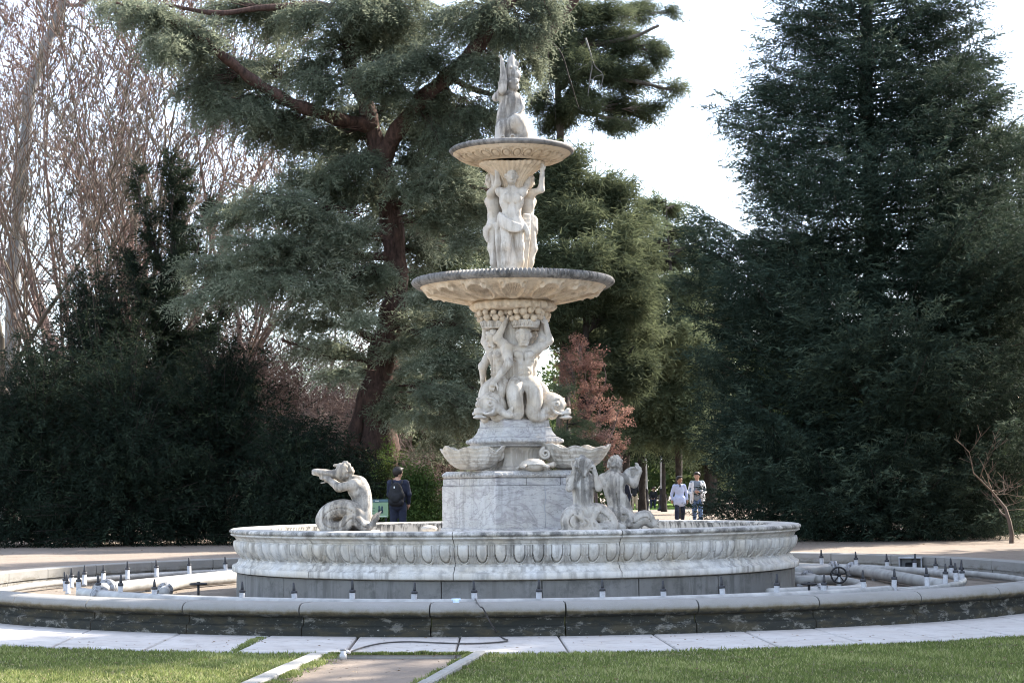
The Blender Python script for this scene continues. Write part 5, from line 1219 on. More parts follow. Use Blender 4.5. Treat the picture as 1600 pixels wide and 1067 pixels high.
# ------------------------------------------------------------------ the great cedar behind the fountain, left of centre
def Wp(px, py, Y): return np.array(W(px, py, Y))
def limb(tb, pts, rad, n=8, wob=.04):
    P = [Wp(*p) if len(p) == 3 else np.array(p) for p in pts]; q = np.array(catmull(P, 6)); t = np.linspace(0, len(pts)-1, len(q)); r = np.interp(t, range(len(pts)), rad)
    q = q+np.array([mnoise.noise_vector((a[0]*1.1, a[1], a[2]*1.1)) for a in q])*wob; r = r*(1+.12*np.sin(t*7)); tb.add(q, r, n); return q
def cedar():
    Y = 19.0; root = Wp(592, 860, Y); t = thing('cedar_tree', 'huge blue green cedar with a reddish forked trunk left of the fountain', 'tree', (root[0], Y, zg))
    tb = Tubes(); O = np.array((root[0], Y, zg))
    limb(tb, [(592, 880, Y), (591, 800, Y), (593, 700, Y), (594, 620, Y), (603, 540, Y), (618, 470, Y), (617, 400, Y), (606, 320, Y), (594, 240, Y)], [.62, .50, .47, .44, .40, .33, .30, .29, .28], 14)
    limb(tb, [(594, 245, Y), (578, 185, Y), (560, 135, Y), (545, 85, Y), (548, 20, Y), (560, -60, Y), (570, -160, Y)], [.25, .22, .20, .17, .15, .13, .08], 9)
    limb(tb, [(596, 248, Y), (618, 210, Y-.4), (660, 155, Y-.8), (705, 115, Y-1), (755, 62, Y-1.2), (800, 0, Y-1.4), (850, -70, Y-1.5)], [.25, .22, .21, .20, .18, .15, .10], 9)
    limb(tb, [(565, 150, Y), (580, 120, Y), (572, 60, Y+.3), (590, -30, Y+.5)], [.13, .12, .10, .06])
    limb(tb, [(585, 200, Y), (530, 186, Y-.5), (480, 170, Y-1), (430, 148, Y-1.4), (385, 118, Y-1.8), (345, 85, Y-2.2), (300, 50, Y-2.5), (240, 22, Y-2.8), (180, 5, Y-3)], [.20, .18, .17, .16, .14, .12, .10, .07, .04])
    limb(tb, [(560, 40, Y), (500, 8, Y), (420, 12, Y-.5), (330, 20, Y-1), (260, 8, Y-1)], [.12, .10, .09, .07, .04])
    limb(tb, [(584, 530, Y), (552, 510, Y-.3), (520, 480, Y-.6), (480, 458, Y-.9)], [.13, .10, .08, .04]); limb(tb, [(590, 575, Y), (560, 560, Y-.5), (510, 555, Y-1), (440, 530, Y-1.3)], [.10, .08, .06, .03])
    limb(tb, [(570, 700, Y-.4), (535, 692, Y-.8), (490, 675, Y-1)], [.10, .07, .03]); limb(tb, [(548, 745, Y+.2), (552, 690, Y+.1), (570, 620, Y), (590, 565, Y)], [.20, .21, .19, .16], 9)
    limb(tb, [(612, 500, Y), (650, 520, Y-.8), (700, 505, Y-1.4), (760, 530, Y-1.8)], [.12, .10, .07, .03]); limb(tb, [(606, 330, Y), (660, 300, Y-.6), (720, 290, Y-1), (770, 300, Y-1.2)], [.12, .10, .07, .03])
    limb(tb, [(604, 600, Y), (650, 600, Y-1), (700, 590, Y-1.6), (745, 610, Y-2)], [.11, .09, .06, .03]); limb(tb, [(605, 300, Y), (540, 320, Y-.8), (470, 330, Y-1.5), (400, 335, Y-2)], [.12, .10, .07, .03])
    limb(tb, [(612, 400, Y), (560, 400, Y-1), (470, 405, Y-1.8), (380, 430, Y-2.4)], [.12, .10, .07, .03]); limb(tb, [(700, 118, Y-1), (740, 140, Y-1), (790, 150, Y-1), (830, 130, Y-1)], [.10, .08, .06, .03])
    limb(tb, [(800, 60, Y+3), (835, 75, Y+3), (870, 40, Y+3), (905, -10, Y+3)], [.08, .11, .12, .12])
    # (px, py, rx, ry, depth shift, root px, root py, density)
    PD = [(215, 25, 70, 32, -3, 300, 50), (300, 60, 65, 45, -2.6, 350, 90), (255, 75, 50, 32, -2.6, 310, 60), (345, 110, 60, 48, -2, 385, 118), (310, 150, 45, 40, -2, 370, 115), (395, 160, 50, 42, -1.6, 430, 148), (360, 185, 50, 35, -1.6, 410, 150), (430, 205, 60, 45, -1.2, 480, 170),
          (500, 225, 60, 45, -.8, 560, 195), (540, 260, 50, 40, -.8, 590, 240), (410, 45, 45, 32, -.5, 470, 10), (470, 30, 50, 34, -.3, 540, 30), (350, 20, 60, 26, -1, 420, 12), (520, 70, 50, 46, -.2, 552, 80), (470, 110, 40, 32, -.4, 545, 90), (510, 135, 50, 40, -.6, 560, 130),
          (600, 50, 62, 52, -.6, 560, 30), (600, 120, 55, 50, -1, 570, 140), (640, 20, 60, 40, -.3, 570, -30), (560, 15, 70, 30, -.8, 555, -20), (660, 90, 55, 40, -1.0, 700, 118), (700, 40, 60, 42, -1, 790, 5), (745, 20, 55, 35, -1.2, 800, 0), (650, 160, 40, 34, -1.3, 660, 160),
          (700, 170, 52, 38, -1.4, 700, 118), (745, 110, 45, 38, -1.4, 740, 80), (785, 130, 40, 36, -1.5, 755, 70), (735, 200, 48, 38, -1.2, 720, 140), (690, 235, 50, 40, -1, 660, 165), (770, 190, 35, 34, -1, 740, 150), (820, 60, 45, 38, -1.3, 800, 10), (850, 20, 45, 30, -1.3, 830, -40), (830, 110, 30, 34, -1, 800, 60),
          (660, 290, 55, 38, -1, 612, 310), (720, 290, 50, 36, -1.2, 650, 300), (750, 330, 45, 38, -1.2, 700, 300), (690, 350, 52, 36, -1.1, 620, 340), (740, 385, 40, 28, -1.2, 690, 370), (650, 390, 45, 34, -1.0, 617, 390),
          (540, 300, 60, 44, -1.2, 605, 300), (480, 290, 60, 40, -1.5, 560, 310), (420, 320, 60, 34, -1.9, 500, 320), (360, 340, 55, 26, -2.1, 450, 330), (470, 350, 70, 36, -1.9, 570, 330), (530, 370, 70, 38, -1.8, 610, 370), (330, 420, 70, 30, -2.5, 430, 410), (400, 390, 75, 34, -2.4, 500, 400), (470, 410, 75, 38, -2.2, 580, 400), (560, 430, 60, 40, -1.6, 612, 410), (400, 450, 75, 34, -2.6, 500, 420), (320, 465, 60, 24, -2.6, 420, 430), (500, 450, 60, 34, -2, 590, 420),
          (545, 470, 45, 30, -1.2, 600, 460), (590, 440, 40, 40, -1.0, 615, 420), (640, 210, 45, 40, .8, 610, 240), (600, 170, 40, 40, .9, 580, 180), (690, 180, 40, 35, .8, 660, 170), (560, 215, 40, 30, .8, 590, 220), (650, 255, 45, 30, .9, 610, 260), (640, 60, 50, 40, 1, 570, 60), (790, 60, 40, 45, .6, 790, 20), (810, 10, 60, 25, .5, 800, 0), (770, 250, 30, 40, .6, 720, 230), (420, 100, 40, 30, .6, 450, 140), (450, 200, 50, 30, .8, 500, 190), (590, 90, 45, 40, 1, 570, 100), (540, 180, 45, 35, .9, 580, 190), (620, 320, 45, 35, .9, 606, 320), (580, 360, 40, 30, -1.0, 606, 360), (640, 470, 40, 26, .5, 620, 470), (500, 500, 40, 24, -.6, 560, 520), (600, 20, 60, 30, -1, 560, 0), (420, 10, 60, 20, .5, 470, 0), (185, 10, 50, 18, -3, 240, 20), (700, 470, 60, 26, -1.5, 625, 470), (660, 500, 50, 20, -1.2, 612, 500), (740, 495, 55, 22, -1.8, 660, 505), (720, 530, 60, 24, -1.8, 650, 515), (645, 545, 45, 22, -1.2, 605, 540), (690, 570, 60, 30, -1.8, 610, 580), (740, 585, 45, 30, -2, 680, 590), (650, 600, 50, 26, -1.5, 600, 600), (700, 625, 60, 32, -2, 620, 600), (755, 640, 36, 28, -2, 700, 610), (660, 655, 45, 24, -1.6, 610, 620), (715, 665, 45, 26, -1.9, 650, 640), (625, 640, 35, 26, -1, 600, 620), (680, 690, 36, 20, -1.2, 640, 660), (760, 450, 28, 40, -1, 720, 440),
          (520, 545, 50, 18, -1, 585, 570), (480, 545, 50, 20, -1.2, 560, 560), (520, 590, 40, 16, -1, 590, 580), (455, 500, 30, 20, -1, 520, 480), (565, 580, 26, 20, -1.4, 590, 580), (560, 500, 28, 18, -1, 590, 520)]
    pads = []
    for (px, py, rx, ry, dy, qx, qy) in PD:
        if abs(px-(605 if py < 350 else 612 if py < 520 else 596)) < 42 and 215 < py < 640: dy = .9; rx = min(rx, 46)
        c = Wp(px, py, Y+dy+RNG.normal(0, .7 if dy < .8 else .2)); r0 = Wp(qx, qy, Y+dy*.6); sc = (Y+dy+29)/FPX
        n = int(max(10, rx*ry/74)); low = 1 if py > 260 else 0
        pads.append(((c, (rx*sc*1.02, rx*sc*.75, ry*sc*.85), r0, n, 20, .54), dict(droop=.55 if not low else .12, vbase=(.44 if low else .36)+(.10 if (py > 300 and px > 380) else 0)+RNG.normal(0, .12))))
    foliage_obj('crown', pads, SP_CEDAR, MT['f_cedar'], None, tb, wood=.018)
    cr = bpy.data.objects['crown']; cr.parent = t; cr.matrix_parent_inverse = Matrix.Translation(-Vector(t.location))
    tr = obj('trunk', tb.mesh('trunk'), MT['bark_red'], t); tr.matrix_parent_inverse = Matrix.Translation(-Vector(t.location))
cedar()
def root_to(t, *os):
    for o in os: o.parent = t; o.matrix_parent_inverse = Matrix.Translation(-Vector(t.location))

def padtree(name, label, cat, Y, trunkpx, limbs, PD, spr, fmat, bmat, L=.35, per=20, dens=62., droop=.3, vb=.45, rt=.3, wood=.02, depthr=.8, group=None, up=0., parts=('trunk', 'crown'), flat=1.0):
    """tree read off the photograph: limbs and foliage sprays given by image position and depth"""
    root = Wp(trunkpx[0][0], trunkpx[0][1], Y+(trunkpx[0][2] if len(trunkpx[0]) > 2 else 0)); t = thing(name, label, cat, (root[0], root[1], zg), 0, group); tb = Tubes()
    b0 = np.array((root[0], root[1], zg-.1)); limb(tb, [tuple(b0)+(0,)][:0]+[(p[0], p[1], Y+(p[2] if len(p) > 2 else 0)) for p in trunkpx], rt*np.linspace(1, .08, len(trunkpx)), 10)
    for lb, r in limbs: limb(tb, [(p[0], p[1], Y+(p[2] if len(p) > 2 else 0)) for p in lb], np.linspace(r, r*.3, len(lb)), 7)
    pads = []
    for (px, py, rx, ry, dy, qx, qy) in PD:
        jd = RNG.normal(0, .9)*max(.3, rx*(Y+29)/FPX); sc = (Y+dy+29)/FPX; n = int(max(5, rx*ry/dens)); px += RNG.normal(0, 4); rx *= RNG.uniform(.75, 1.15); ry *= RNG.uniform(.75, 1.1); pads.append(((Wp(px, py, Y+dy+jd), (rx*sc, rx*sc*depthr, ry*sc), Wp(qx, qy, Y+dy*.6), n, per, L), dict(vbase=vb+RNG.normal(0, .12))))
    f = foliage_obj(parts[1], pads, spr, fmat, None, tb, droop=droop, wood=wood, up=up, flat=flat); tr = obj(parts[0], tb.mesh('trunk'), bmat, None); root_to(t, f, tr); return t

padtree('pine_tree', 'tall pine behind the top of the fountain, crown against the white sky', 'tree', 24,
        [(882, 880), (880, 700), (884, 500), (878, 300), (872, 150), (865, 40), (860, -80)],
        [([(872, 140), (900, 120), (925, 150), (935, 200)], .10), ([(866, 60), (920, 70), (980, 60), (1030, 40)], .12), ([(870, 100), (940, 120), (1000, 130), (1050, 140)], .11), ([(865, 50), (835, 90), (800, 110), (775, 150)], .10), ([(874, 170), (930, 180), (985, 190)], .08), ([(870, 110), (850, 70), (830, 75)], .09)],
        [(870, 30, 30, 26, -.4, 866, 20), (850, 70, 24, 26, -.3, 862, 60), (862, 110, 22, 26, -.4, 870, 90), (880, 70, 30, 30, -.5, 870, 60), (900, 25, 45, 30, 0, 866, 20), (955, 20, 50, 28, 0, 890, 30), (1010, 20, 34, 24, 0, 960, 40), (930, 65, 50, 32, -.3, 880, 65), (985, 70, 46, 32, 0, 930, 68), (1030, 85, 26, 24, 0, 990, 70), (900, 105, 36, 28, 0, 872, 90), (950, 115, 48, 32, -.4, 900, 110), (1000, 125, 46, 30, -.2, 950, 120), (1045, 140, 24, 16, 0, 1000, 130), (1050, 20, 10, 14, 0, 1010, 20), (925, 160, 44, 30, -.3, 890, 130), (975, 170, 44, 26, 0, 930, 170), (1015, 175, 34, 18, 0, 970, 170), (955, 198, 34, 14, 0, 920, 185), (990, 202, 24, 10, 0, 950, 190), (888, 175, 26, 30, 0, 874, 150), (860, 200, 24, 26, 0, 872, 170), (840, 170, 22, 30, 0, 860, 130), (865, 240, 24, 18, 0, 876, 220)],
        SP_PINE, MT['f_pine'], MT['bark_grey'], .36, 18, 35, .05, .42, .24, .016, .9)
padtree('pine_tree', 'bushy bright green pine filling the gap right of the fountain column', 'tree', 19,
        [(905, 880), (906, 760), (912, 600), (918, 450), (915, 300)], [([(912, 600), (870, 520), (850, 450)], .09), ([(915, 520), (960, 470), (1000, 400)], .09), ([(915, 420), (890, 350), (870, 300)], .07), ([(912, 640), (960, 590), (990, 540)], .08)],
        [(870, 275, 34, 34, 0, 890, 330), (920, 290, 50, 36, 0, 915, 340), (950, 320, 34, 30, 0, 920, 350), (860, 340, 34, 38, -.5, 890, 370), (905, 345, 45, 36, -.6, 915, 400), (960, 375, 42, 36, -.3, 930, 400), (865, 400, 38, 30, -.8, 890, 430), (915, 410, 46, 36, -.8, 915, 450), (975, 430, 38, 34, -.2, 940, 450), (890, 460, 44, 34, -.5, 905, 490), (945, 480, 44, 36, -.4, 920, 510), (990, 480, 24, 34, 0, 960, 480), (905, 520, 44, 32, -.3, 912, 550), (955, 540, 42, 32, 0, 925, 560), (870, 500, 30, 34, 0, 890, 520), (925, 580, 36, 26, 0, 915, 600), (970, 590, 30, 34, .3, 940, 590), (850, 290, 24, 40, 0, 870, 310), (985, 340, 26, 18, .5, 950, 350), (1005, 400, 30, 20, .3, 960, 400), (1010, 460, 30, 22, .2, 970, 450), (1000, 520, 30, 22, .4, 960, 520), (995, 570, 26, 26, .2, 960, 560), (970, 300, 22, 14, .3, 930, 310), (890, 250, 26, 16, .2, 905, 280), (860, 440, 26, 30, -.9, 890, 450)],
        SP_PINE, MT['f_pine'], MT['bark_dark'], .50, 13, 42, .2, .50, .22, .016, .9, up=.05)
padtree('cedar_tree', 'layered grey green cedar beyond the path, between the fountain and the big spruce', 'tree', 48,
        [(1062, 850), (1060, 700), (1052, 540), (1046, 400), (1040, 316)], [([(1055, 600), (1010, 580), (975, 590)], .10), ([(1052, 520), (1090, 500), (1120, 505)], .10), ([(1048, 450), (1000, 440), (965, 450)], .09), ([(1046, 400), (1080, 385), (1115, 395)], .08), ([(1056, 640), (1095, 640), (1130, 660)], .10)],
        [(1022, 318, 34, 12, 0, 1042, 315), (1050, 330, 30, 12, 0, 1042, 325), (1010, 350, 34, 12, 0, 1044, 345), (1060, 365, 40, 13, 0, 1045, 360), (1020, 385, 44, 14, -1, 1046, 380), (1075, 400, 44, 14, 0, 1048, 390), (1030, 415, 50, 15, -1, 1048, 410), (1000, 440, 40, 14, -1, 1048, 435), (1080, 440, 42, 16, -.5, 1050, 430), (1040, 460, 50, 18, -1.4, 1050, 455), (1000, 485, 38, 18, -1, 1050, 480), (1085, 490, 40, 20, 0, 1052, 480), (1040, 510, 52, 20, -1.4, 1052, 500), (1000, 535, 36, 22, -1, 1050, 530), (1080, 540, 42, 24, 0, 1054, 530), (1040, 560, 48, 24, -1.4, 1054, 555), (1005, 590, 36, 26, -.8, 1050, 580), (1075, 590, 42, 26, 0, 1056, 580), (1035, 620, 46, 28, -1, 1056, 610), (1085, 640, 38, 28, 0, 1058, 630), (1000, 640, 32, 28, 0, 1050, 630), (1045, 665, 44, 20, -.6, 1058, 660), (1010, 680, 36, 16, .3, 1050, 680), (1090, 685, 32, 22, 0, 1060, 680)],
        SP_CEDAR, MT['f_mid'], MT['bark_dark'], .85, 16, 26, .25, .50, .19, .03, 1.0)
padtree('conifer_tree', 'dark dense conifer with a thick straight trunk beside the lamp posts', 'tree', 62,
        [(1004, 820), (1003, 740), (1000, 640), (998, 520), (996, 400)], [], [(985, 560, 30, 40, 0, 998, 560), (1015, 600, 30, 40, 0, 1000, 600), (975, 640, 26, 30, 0, 1000, 640), (1005, 660, 34, 22, -.5, 1000, 650), (1030, 690, 30, 14, 0, 1003, 680), (980, 690, 24, 14, 0, 1000, 680), (970, 600, 26, 40, 0, 995, 600)],
        SP_CEDAR, MT['f_yew'], MT['bark_dark'], 1.0, 16, 30, .5, .5, .22, .03, 1.0)
padtree('conifer_tree', 'second dark trunk with drooping foliage just right of the lamp posts', 'tree', 70,
        [(1038, 815), (1037, 740), (1036, 640)], [], [(1045, 690, 34, 16, 0, 1037, 680), (1075, 705, 30, 18, 0, 1040, 690), (1060, 660, 34, 20, 0, 1040, 670)], SP_CEDAR, MT['f_mid'], MT['bark_dark'], 1.0, 16, 30, .5, .5, .18, .03, 1.0)
padtree('cedar_tree', 'small cedar with level green sprays low behind the shells of the fountain', 'tree', 15,
        [(882, 850), (884, 760), (886, 690), (888, 640)], [([(886, 690), (860, 670)], .03), ([(886, 700), (920, 690)], .03)],
        [(872, 645, 22, 12, 0, 886, 655), (905, 660, 26, 12, 0, 886, 665), (880, 680, 32, 14, -.3, 886, 680), (915, 690, 26, 14, 0, 890, 690), (870, 610, 18, 14, 0, 886, 640), (935, 706, 20, 14, 0, 900, 700), (895, 720, 40, 20, 0, 886, 720), (930, 745, 26, 26, 0, 900, 740)],
        SP_CEDAR, MT['f_mid'], MT['bark_dark'], .28, 20, 30, .1, .55, .08, .01, .8)
padtree('conifer_tree', 'dark drooping conifer filling the view between the bright pine and the grey cedar', 'tree', 55,
        [(975, 830), (975, 700), (972, 500), (970, 380)], [], [(965, 400, 26, 24, 0, 972, 390), (990, 430, 34, 26, 0, 972, 420), (955, 450, 30, 26, 0, 972, 440), (985, 480, 40, 30, 0, 972, 470), (960, 510, 40, 30, 0, 972, 500), (1000, 540, 44, 34, 0, 973, 520), (960, 570, 44, 34, 0, 973, 560), (1005, 600, 44, 34, 0, 974, 590), (970, 630, 46, 30, 0, 974, 620), (1020, 650, 40, 26, 0, 975, 640), (980, 680, 40, 22, 0, 975, 670)],
        SP_CEDAR, MT['f_yew'], MT['bark_dark'], 1.0, 16, 30, .5, .55, .35, .03, 1.0)
padtree('conifer_tree', 'tall green conifer at the back between the grey cedar and the big spruce', 'tree', 60,
        [(1110, 830), (1110, 600), (1108, 400)], [], [(1105, 420, 26, 26, 0, 1108, 410), (1090, 470, 36, 30, 0, 1108, 450), (1120, 500, 36, 34, 0, 1108, 480), (1085, 540, 36, 34, 0, 1108, 520), (1115, 570, 40, 34, 0, 1109, 560), (1085, 610, 38, 34, 0, 1109, 600), (1120, 650, 40, 34, 0, 1110, 640), (1080, 680, 36, 30, 0, 1110, 670), (1120, 720, 34, 30, 0, 1110, 700)],
        SP_CEDAR, MT['f_mid'], MT['bark_dark'], 1.0, 16, 30, .5, .45, .35, .03, 1.0)
padtree('cedar_tree', 'lighter green cedar standing behind the great forked one, filling in up to the column', 'tree', 30,
        [(700, 850), (700, 600), (702, 400), (705, 230)], [([(700, 500), (660, 470), (620, 470)], .08), ([(700, 420), (740, 400), (770, 400)], .08)],
        [(700, 245, 34, 26, 0, 704, 240), (735, 280, 36, 30, 0, 704, 270), (670, 300, 36, 30, 0, 703, 290), (760, 330, 30, 34, 0, 703, 310), (720, 350, 40, 32, 0, 703, 340), (655, 365, 40, 32, 0, 702, 350), (755, 395, 34, 32, 0, 702, 380), (690, 410, 44, 34, 0, 702, 400), (640, 440, 40, 30, 0, 702, 420), (745, 450, 36, 34, 0, 702, 440), (700, 490, 44, 30, 0, 701, 480), (760, 520, 30, 34, 0, 701, 500), (660, 530, 44, 26, 0, 701, 520), (720, 570, 44, 34, 0, 700, 560), (690, 640, 50, 34, 0, 700, 620), (745, 660, 30, 34, 0, 700, 640), (650, 610, 40, 30, 0, 700, 600), (620, 690, 30, 24, 0, 700, 680), (700, 710, 50, 26, 0, 700, 690)],
        SP_CEDAR, MT['f_mid'], MT['bark_dark'], .65, 16, 36, .3, .58, .28, .02, 1.0)
# red-leaved shrub
padtree('red_shrub', 'shrub holding dry pinkish red leaves right of the fountain column', 'shrub', 17,
        [(935, 850), (932, 780), (926, 700), (915, 600), (905, 530)], [([(930, 740), (900, 660), (885, 590)], .03), ([(930, 740), (955, 680), (968, 640)], .03), ([(932, 760), (965, 720), (980, 700)], .025), ([(920, 650), (945, 600), (940, 560)], .025)],
        [(905, 560, 28, 24, 0, 910, 590), (885, 600, 24, 26, 0, 900, 630), (925, 600, 30, 26, 0, 918, 630), (905, 640, 34, 28, 0, 920, 670), (948, 640, 30, 26, 0, 930, 670), (930, 680, 38, 28, -.2, 928, 700), (965, 690, 22, 24, 0, 945, 710), (900, 540, 18, 18, 0, 908, 570), (955, 720, 26, 18, 0, 940, 730), (890, 660, 20, 20, 0, 915, 680), (975, 725, 20, 20, 0, 955, 735), (970, 650, 20, 26, .2, 945, 680), (880, 560, 24, 30, .3, 900, 600), (935, 560, 20, 26, .3, 920, 600)],
        SP_LEAF, MT['f_red'], MT['twig_pink'], .16, 6, 36, .3, .50, .05, .010, .8, parts=('stems', 'leaves'))

# ------------------------------------------------------------------ the big spruce on the right
def spruce(px, Y, label, H, prof, mat, per=1.0, seed=5, Ls=.50, name='spruce_tree', zmin=.12):
    root = Wp(px, 850, Y); x0, y0 = root[0], Y; t = thing(name, label, 'tree', (x0, y0, zg)); tb = Tubes(); r = np.random.default_rng(seed)
    zs = np.linspace(-.1, H, 24); tb.add(np.stack([x0+.05*np.sin(zs), np.full(24, y0), zs+zg], -1), .30*(1-zs/H*.97)+.01, 12)
    P = []; D = []; LL = []; VV = []; z = zmin
    while z < H-.4:
        R = np.interp(z, [p[0] for p in prof], [p[1] for p in prof]); nb = int(np.clip(R*5.2*per, 8, 22)); a0 = r.uniform(0, 2*pi)
        for k in range(nb):
            a = a0+2*pi*k/nb+r.normal(0, .15); back = sin(a) > .35
            if back and r.random() < .72: continue
            Lb = R*r.uniform(.70, 1.10)*(1+.10*sin(3*a+z*1.7)+.06*sin(5*a+z*.9)); zz = z+r.uniform(-.12, .12); n = 9; ts = np.linspace(0, 1, n)
            sag = Lb*(.10 if z < H*.35 else .02); hz = zz+zg+Lb*.10*ts-sag*np.sin(ts*pi*.9)*1.0+Lb*.10*ts**4; az = a+.10*np.sin(ts*3+r.uniform(0, 6))
            q = np.stack([x0+Lb*ts*np.cos(az), y0+Lb*ts*np.sin(az), hz], -1); tb.add(q[::2], .035*np.linspace(1, .2, 5)*(.5+R/5), 3)
            m = int(max(22, Lb*Lb*7.4+Lb*12)); tt = r.uniform(.10, 1, m)**.62; kk = np.clip((tt*8).astype(int), 0, 7); f = (tt*8-kk)[:, None]; p = q[kk]*(1-f)+q[kk+1]*f
            d = q[kk+1]-q[kk]; d /= np.linalg.norm(d, axis=1, keepdims=True); side = np.cross(d, [0, 0, 1.0]); side /= np.linalg.norm(side, axis=1, keepdims=True)
            wdt = Lb*.24*np.sin(np.clip(tt, 0, 1)*pi*.93)**.7+.05; lat = r.uniform(-1, 1, m)*wdt; p = p+side*lat[:, None]+d*(np.abs(lat)*.45)[:, None]; p[:, 2] += -np.abs(lat)*.22-np.abs(r.normal(0, .04, m))
            hang = (r.random(m) < .34)[:, None]; sgn = np.sign(lat)[:, None]
            dd = np.where(hang, np.array([0, 0, -1.0])+d*.4+side*sgn*.15, d*.8+side*sgn*r.uniform(.2, .9, (m, 1))+np.array([0, 0, 1.])*r.normal(-.05, .25, (m, 1)))
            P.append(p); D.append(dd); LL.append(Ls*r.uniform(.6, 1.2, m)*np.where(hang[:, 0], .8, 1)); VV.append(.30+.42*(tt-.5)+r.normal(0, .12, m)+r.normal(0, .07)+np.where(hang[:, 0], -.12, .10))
        z += .44 if z < H*.42 else .29
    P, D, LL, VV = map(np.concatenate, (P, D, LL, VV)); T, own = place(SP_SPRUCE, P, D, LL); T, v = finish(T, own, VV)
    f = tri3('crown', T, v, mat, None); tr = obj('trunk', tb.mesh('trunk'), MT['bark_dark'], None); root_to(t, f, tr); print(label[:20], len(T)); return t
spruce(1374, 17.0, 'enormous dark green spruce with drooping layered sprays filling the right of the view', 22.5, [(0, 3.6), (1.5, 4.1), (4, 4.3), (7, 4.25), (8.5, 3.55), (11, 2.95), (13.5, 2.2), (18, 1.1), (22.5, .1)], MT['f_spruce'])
spruce(1585, 27.0, 'lighter green spruce with a ragged outline behind the right side of the big spruce', 12.5, [(0, 2.6), (3, 3.1), (7, 3.0), (9, 2.2), (12.5, .2)], MT['f_mid'], .45, 8, .6)

# ------------------------------------------------------------------ dark yews and conifers on the left
def bushmass(name, label, cat, px, Y, W_, H, n, mat, spr=SP_YEW, L=.34, vb=.4, seed=1, shape=.6, droop=.55, rt=.14, base=.0, D_=None, group=None, sq=1.0, bmat=None, per=16, xy=None):
    """rounded tree or bush: branches fan out from a low trunk to points over a lumpy dome"""
    r = np.random.default_rng(seed); root = Wp(px, 850, Y) if xy is None else xy; o = np.array((root[0], Y, zg)); t = thing(name, label, cat, tuple(o), 0, group); tb = Tubes(); D_ = D_ or W_
    tb.add(np.stack([np.full(8, o[0])+.08*np.sin(np.arange(8)), np.full(8, o[1]), zg-.1+np.linspace(0, H*.8, 8)], -1), rt*np.linspace(1, .25, 8), 8)
    P = []; D = []; LL = []; VV = []
    for i in range(n):
        a = r.uniform(0, 2*pi)
        if sin(a) > .3 and r.random() < .45: a = -a
        hz = r.uniform(0, 1)**.9; prof = (1-hz**(1/shape*1.6))**.5 if hz < 1 else 0
        lum = 1+.16*sin(3*a+seed+hz*5)+.10*sin(7*a+hz*11+seed*2); e = o+np.array([cos(a)*W_*prof*lum, sin(a)*D_*prof*lum, base+hz*(H-base)*(.94+.06*lum)]); e = o+(e-o)*np.array([1, 1, 1])*r.uniform(.72, 1.02)
        st = o+np.array([0, 0, max(.1, e[2]-zg)*r.uniform(.35, .8)]); mid = (st+e)/2+np.array([0, 0, .12*H*.5]); ts = np.linspace(0, 1, 6)[:, None]; q = (1-ts)**2*st+2*ts*(1-ts)*mid+ts**2*e; tb.add(q[[0, 2, 5]], .022*np.linspace(1, .3, 3), 3)
        m = per; tt = r.uniform(.35, 1, m); kk = np.clip((tt*5).astype(int), 0, 4); f = (tt*5-kk)[:, None]; p = q[kk]*(1-f)+q[kk+1]*f+r.normal(0, .14, (m, 3))*sq; d = q[kk+1]-q[kk]; d /= np.linalg.norm(d, axis=1, keepdims=True)
        dd = d*r.uniform(.3, 1, (m, 1))+r.normal(0, .55, (m, 3))+np.array([0, 0, -droop]); P.append(p); D.append(dd); LL.append(L*r.uniform(.6, 1.3, m)); VV.append(vb+.25*(tt-.7)+r.normal(0, .19)+r.normal(0, .09, m))
    P, D, LL, VV = map(np.concatenate, (P, D, LL, VV)); T, own = place(spr, P, D, LL); T, v = finish(T, own, VV); k = T[:, :, 2].min(1) > zg-.05; T, v = T[k], v[k]
    f = tri3('crown', T, v, mat, None); tr = obj('trunk', tb.mesh('trunk'), bmat or MT['bark_dark'], None); root_to(t, f, tr); return t
bushmass('yew_tree', 'broad nearly black yew at the left edge of the view', 'tree', 60, 17.5, 2.6, 5.3, 430, MT['f_yew'], seed=1, shape=.75)
bushmass('yew_tree', 'second black yew right of the one at the left edge, with a rounded top', 'tree', 200, 17.0, 2.4, 5.3, 400, MT['f_yew'], seed=2, shape=.75)
bushmass('yew_tree', 'tall dark yew crest rising above the left yews in front of the bare trees', 'tree', 160, 20, 2.3, 8.0, 330, MT['f_yew'], seed=3, shape=.8, base=3.0)
bushmass('yew_tree', 'dark yew mass below the cedar with bare twigs showing above it', 'tree', 345, 18.0, 2.3, 5.6, 400, MT['f_yew'], seed=4, shape=.8)
bushmass('yew_bush', 'low dark yew bush sloping down behind the left merman statue', 'bush', 470, 16.5, 2.0, 3.3, 300, MT['f_yew'], seed=5, shape=.8)
bushmass('yew_bush', 'dark low bush at the foot of the great cedar trunk', 'bush', 548, 17.0, .8, 2.3, 110, MT['f_yew'], seed=6, shape=.8)
bushmass('ivy_bush', 'sunlit yellow green ivy bush behind the man with the backpack', 'bush', 655, 16.0, .85, 1.95, 150, MT['f_ivy'], SP_LEAF, .22, .55, seed=7, shape=.9, droop=.2)
bushmass('ivy_bush', 'ivy climbing the foot of the cedar trunk beside the green board', 'bush', 600, 17.6, .50, 2.6, 70, MT['f_ivy'], SP_LEAF, .18, .45, seed=8, shape=.9, droop=.2)
bushmass('laurel_bush', 'mixed green bush low at the right edge beneath the big spruce', 'bush', 1545, 20.5, 1.8, 2.4, 170, MT['f_ivy'], SP_LEAF, .24, .35, seed=9, shape=.9, droop=.2)
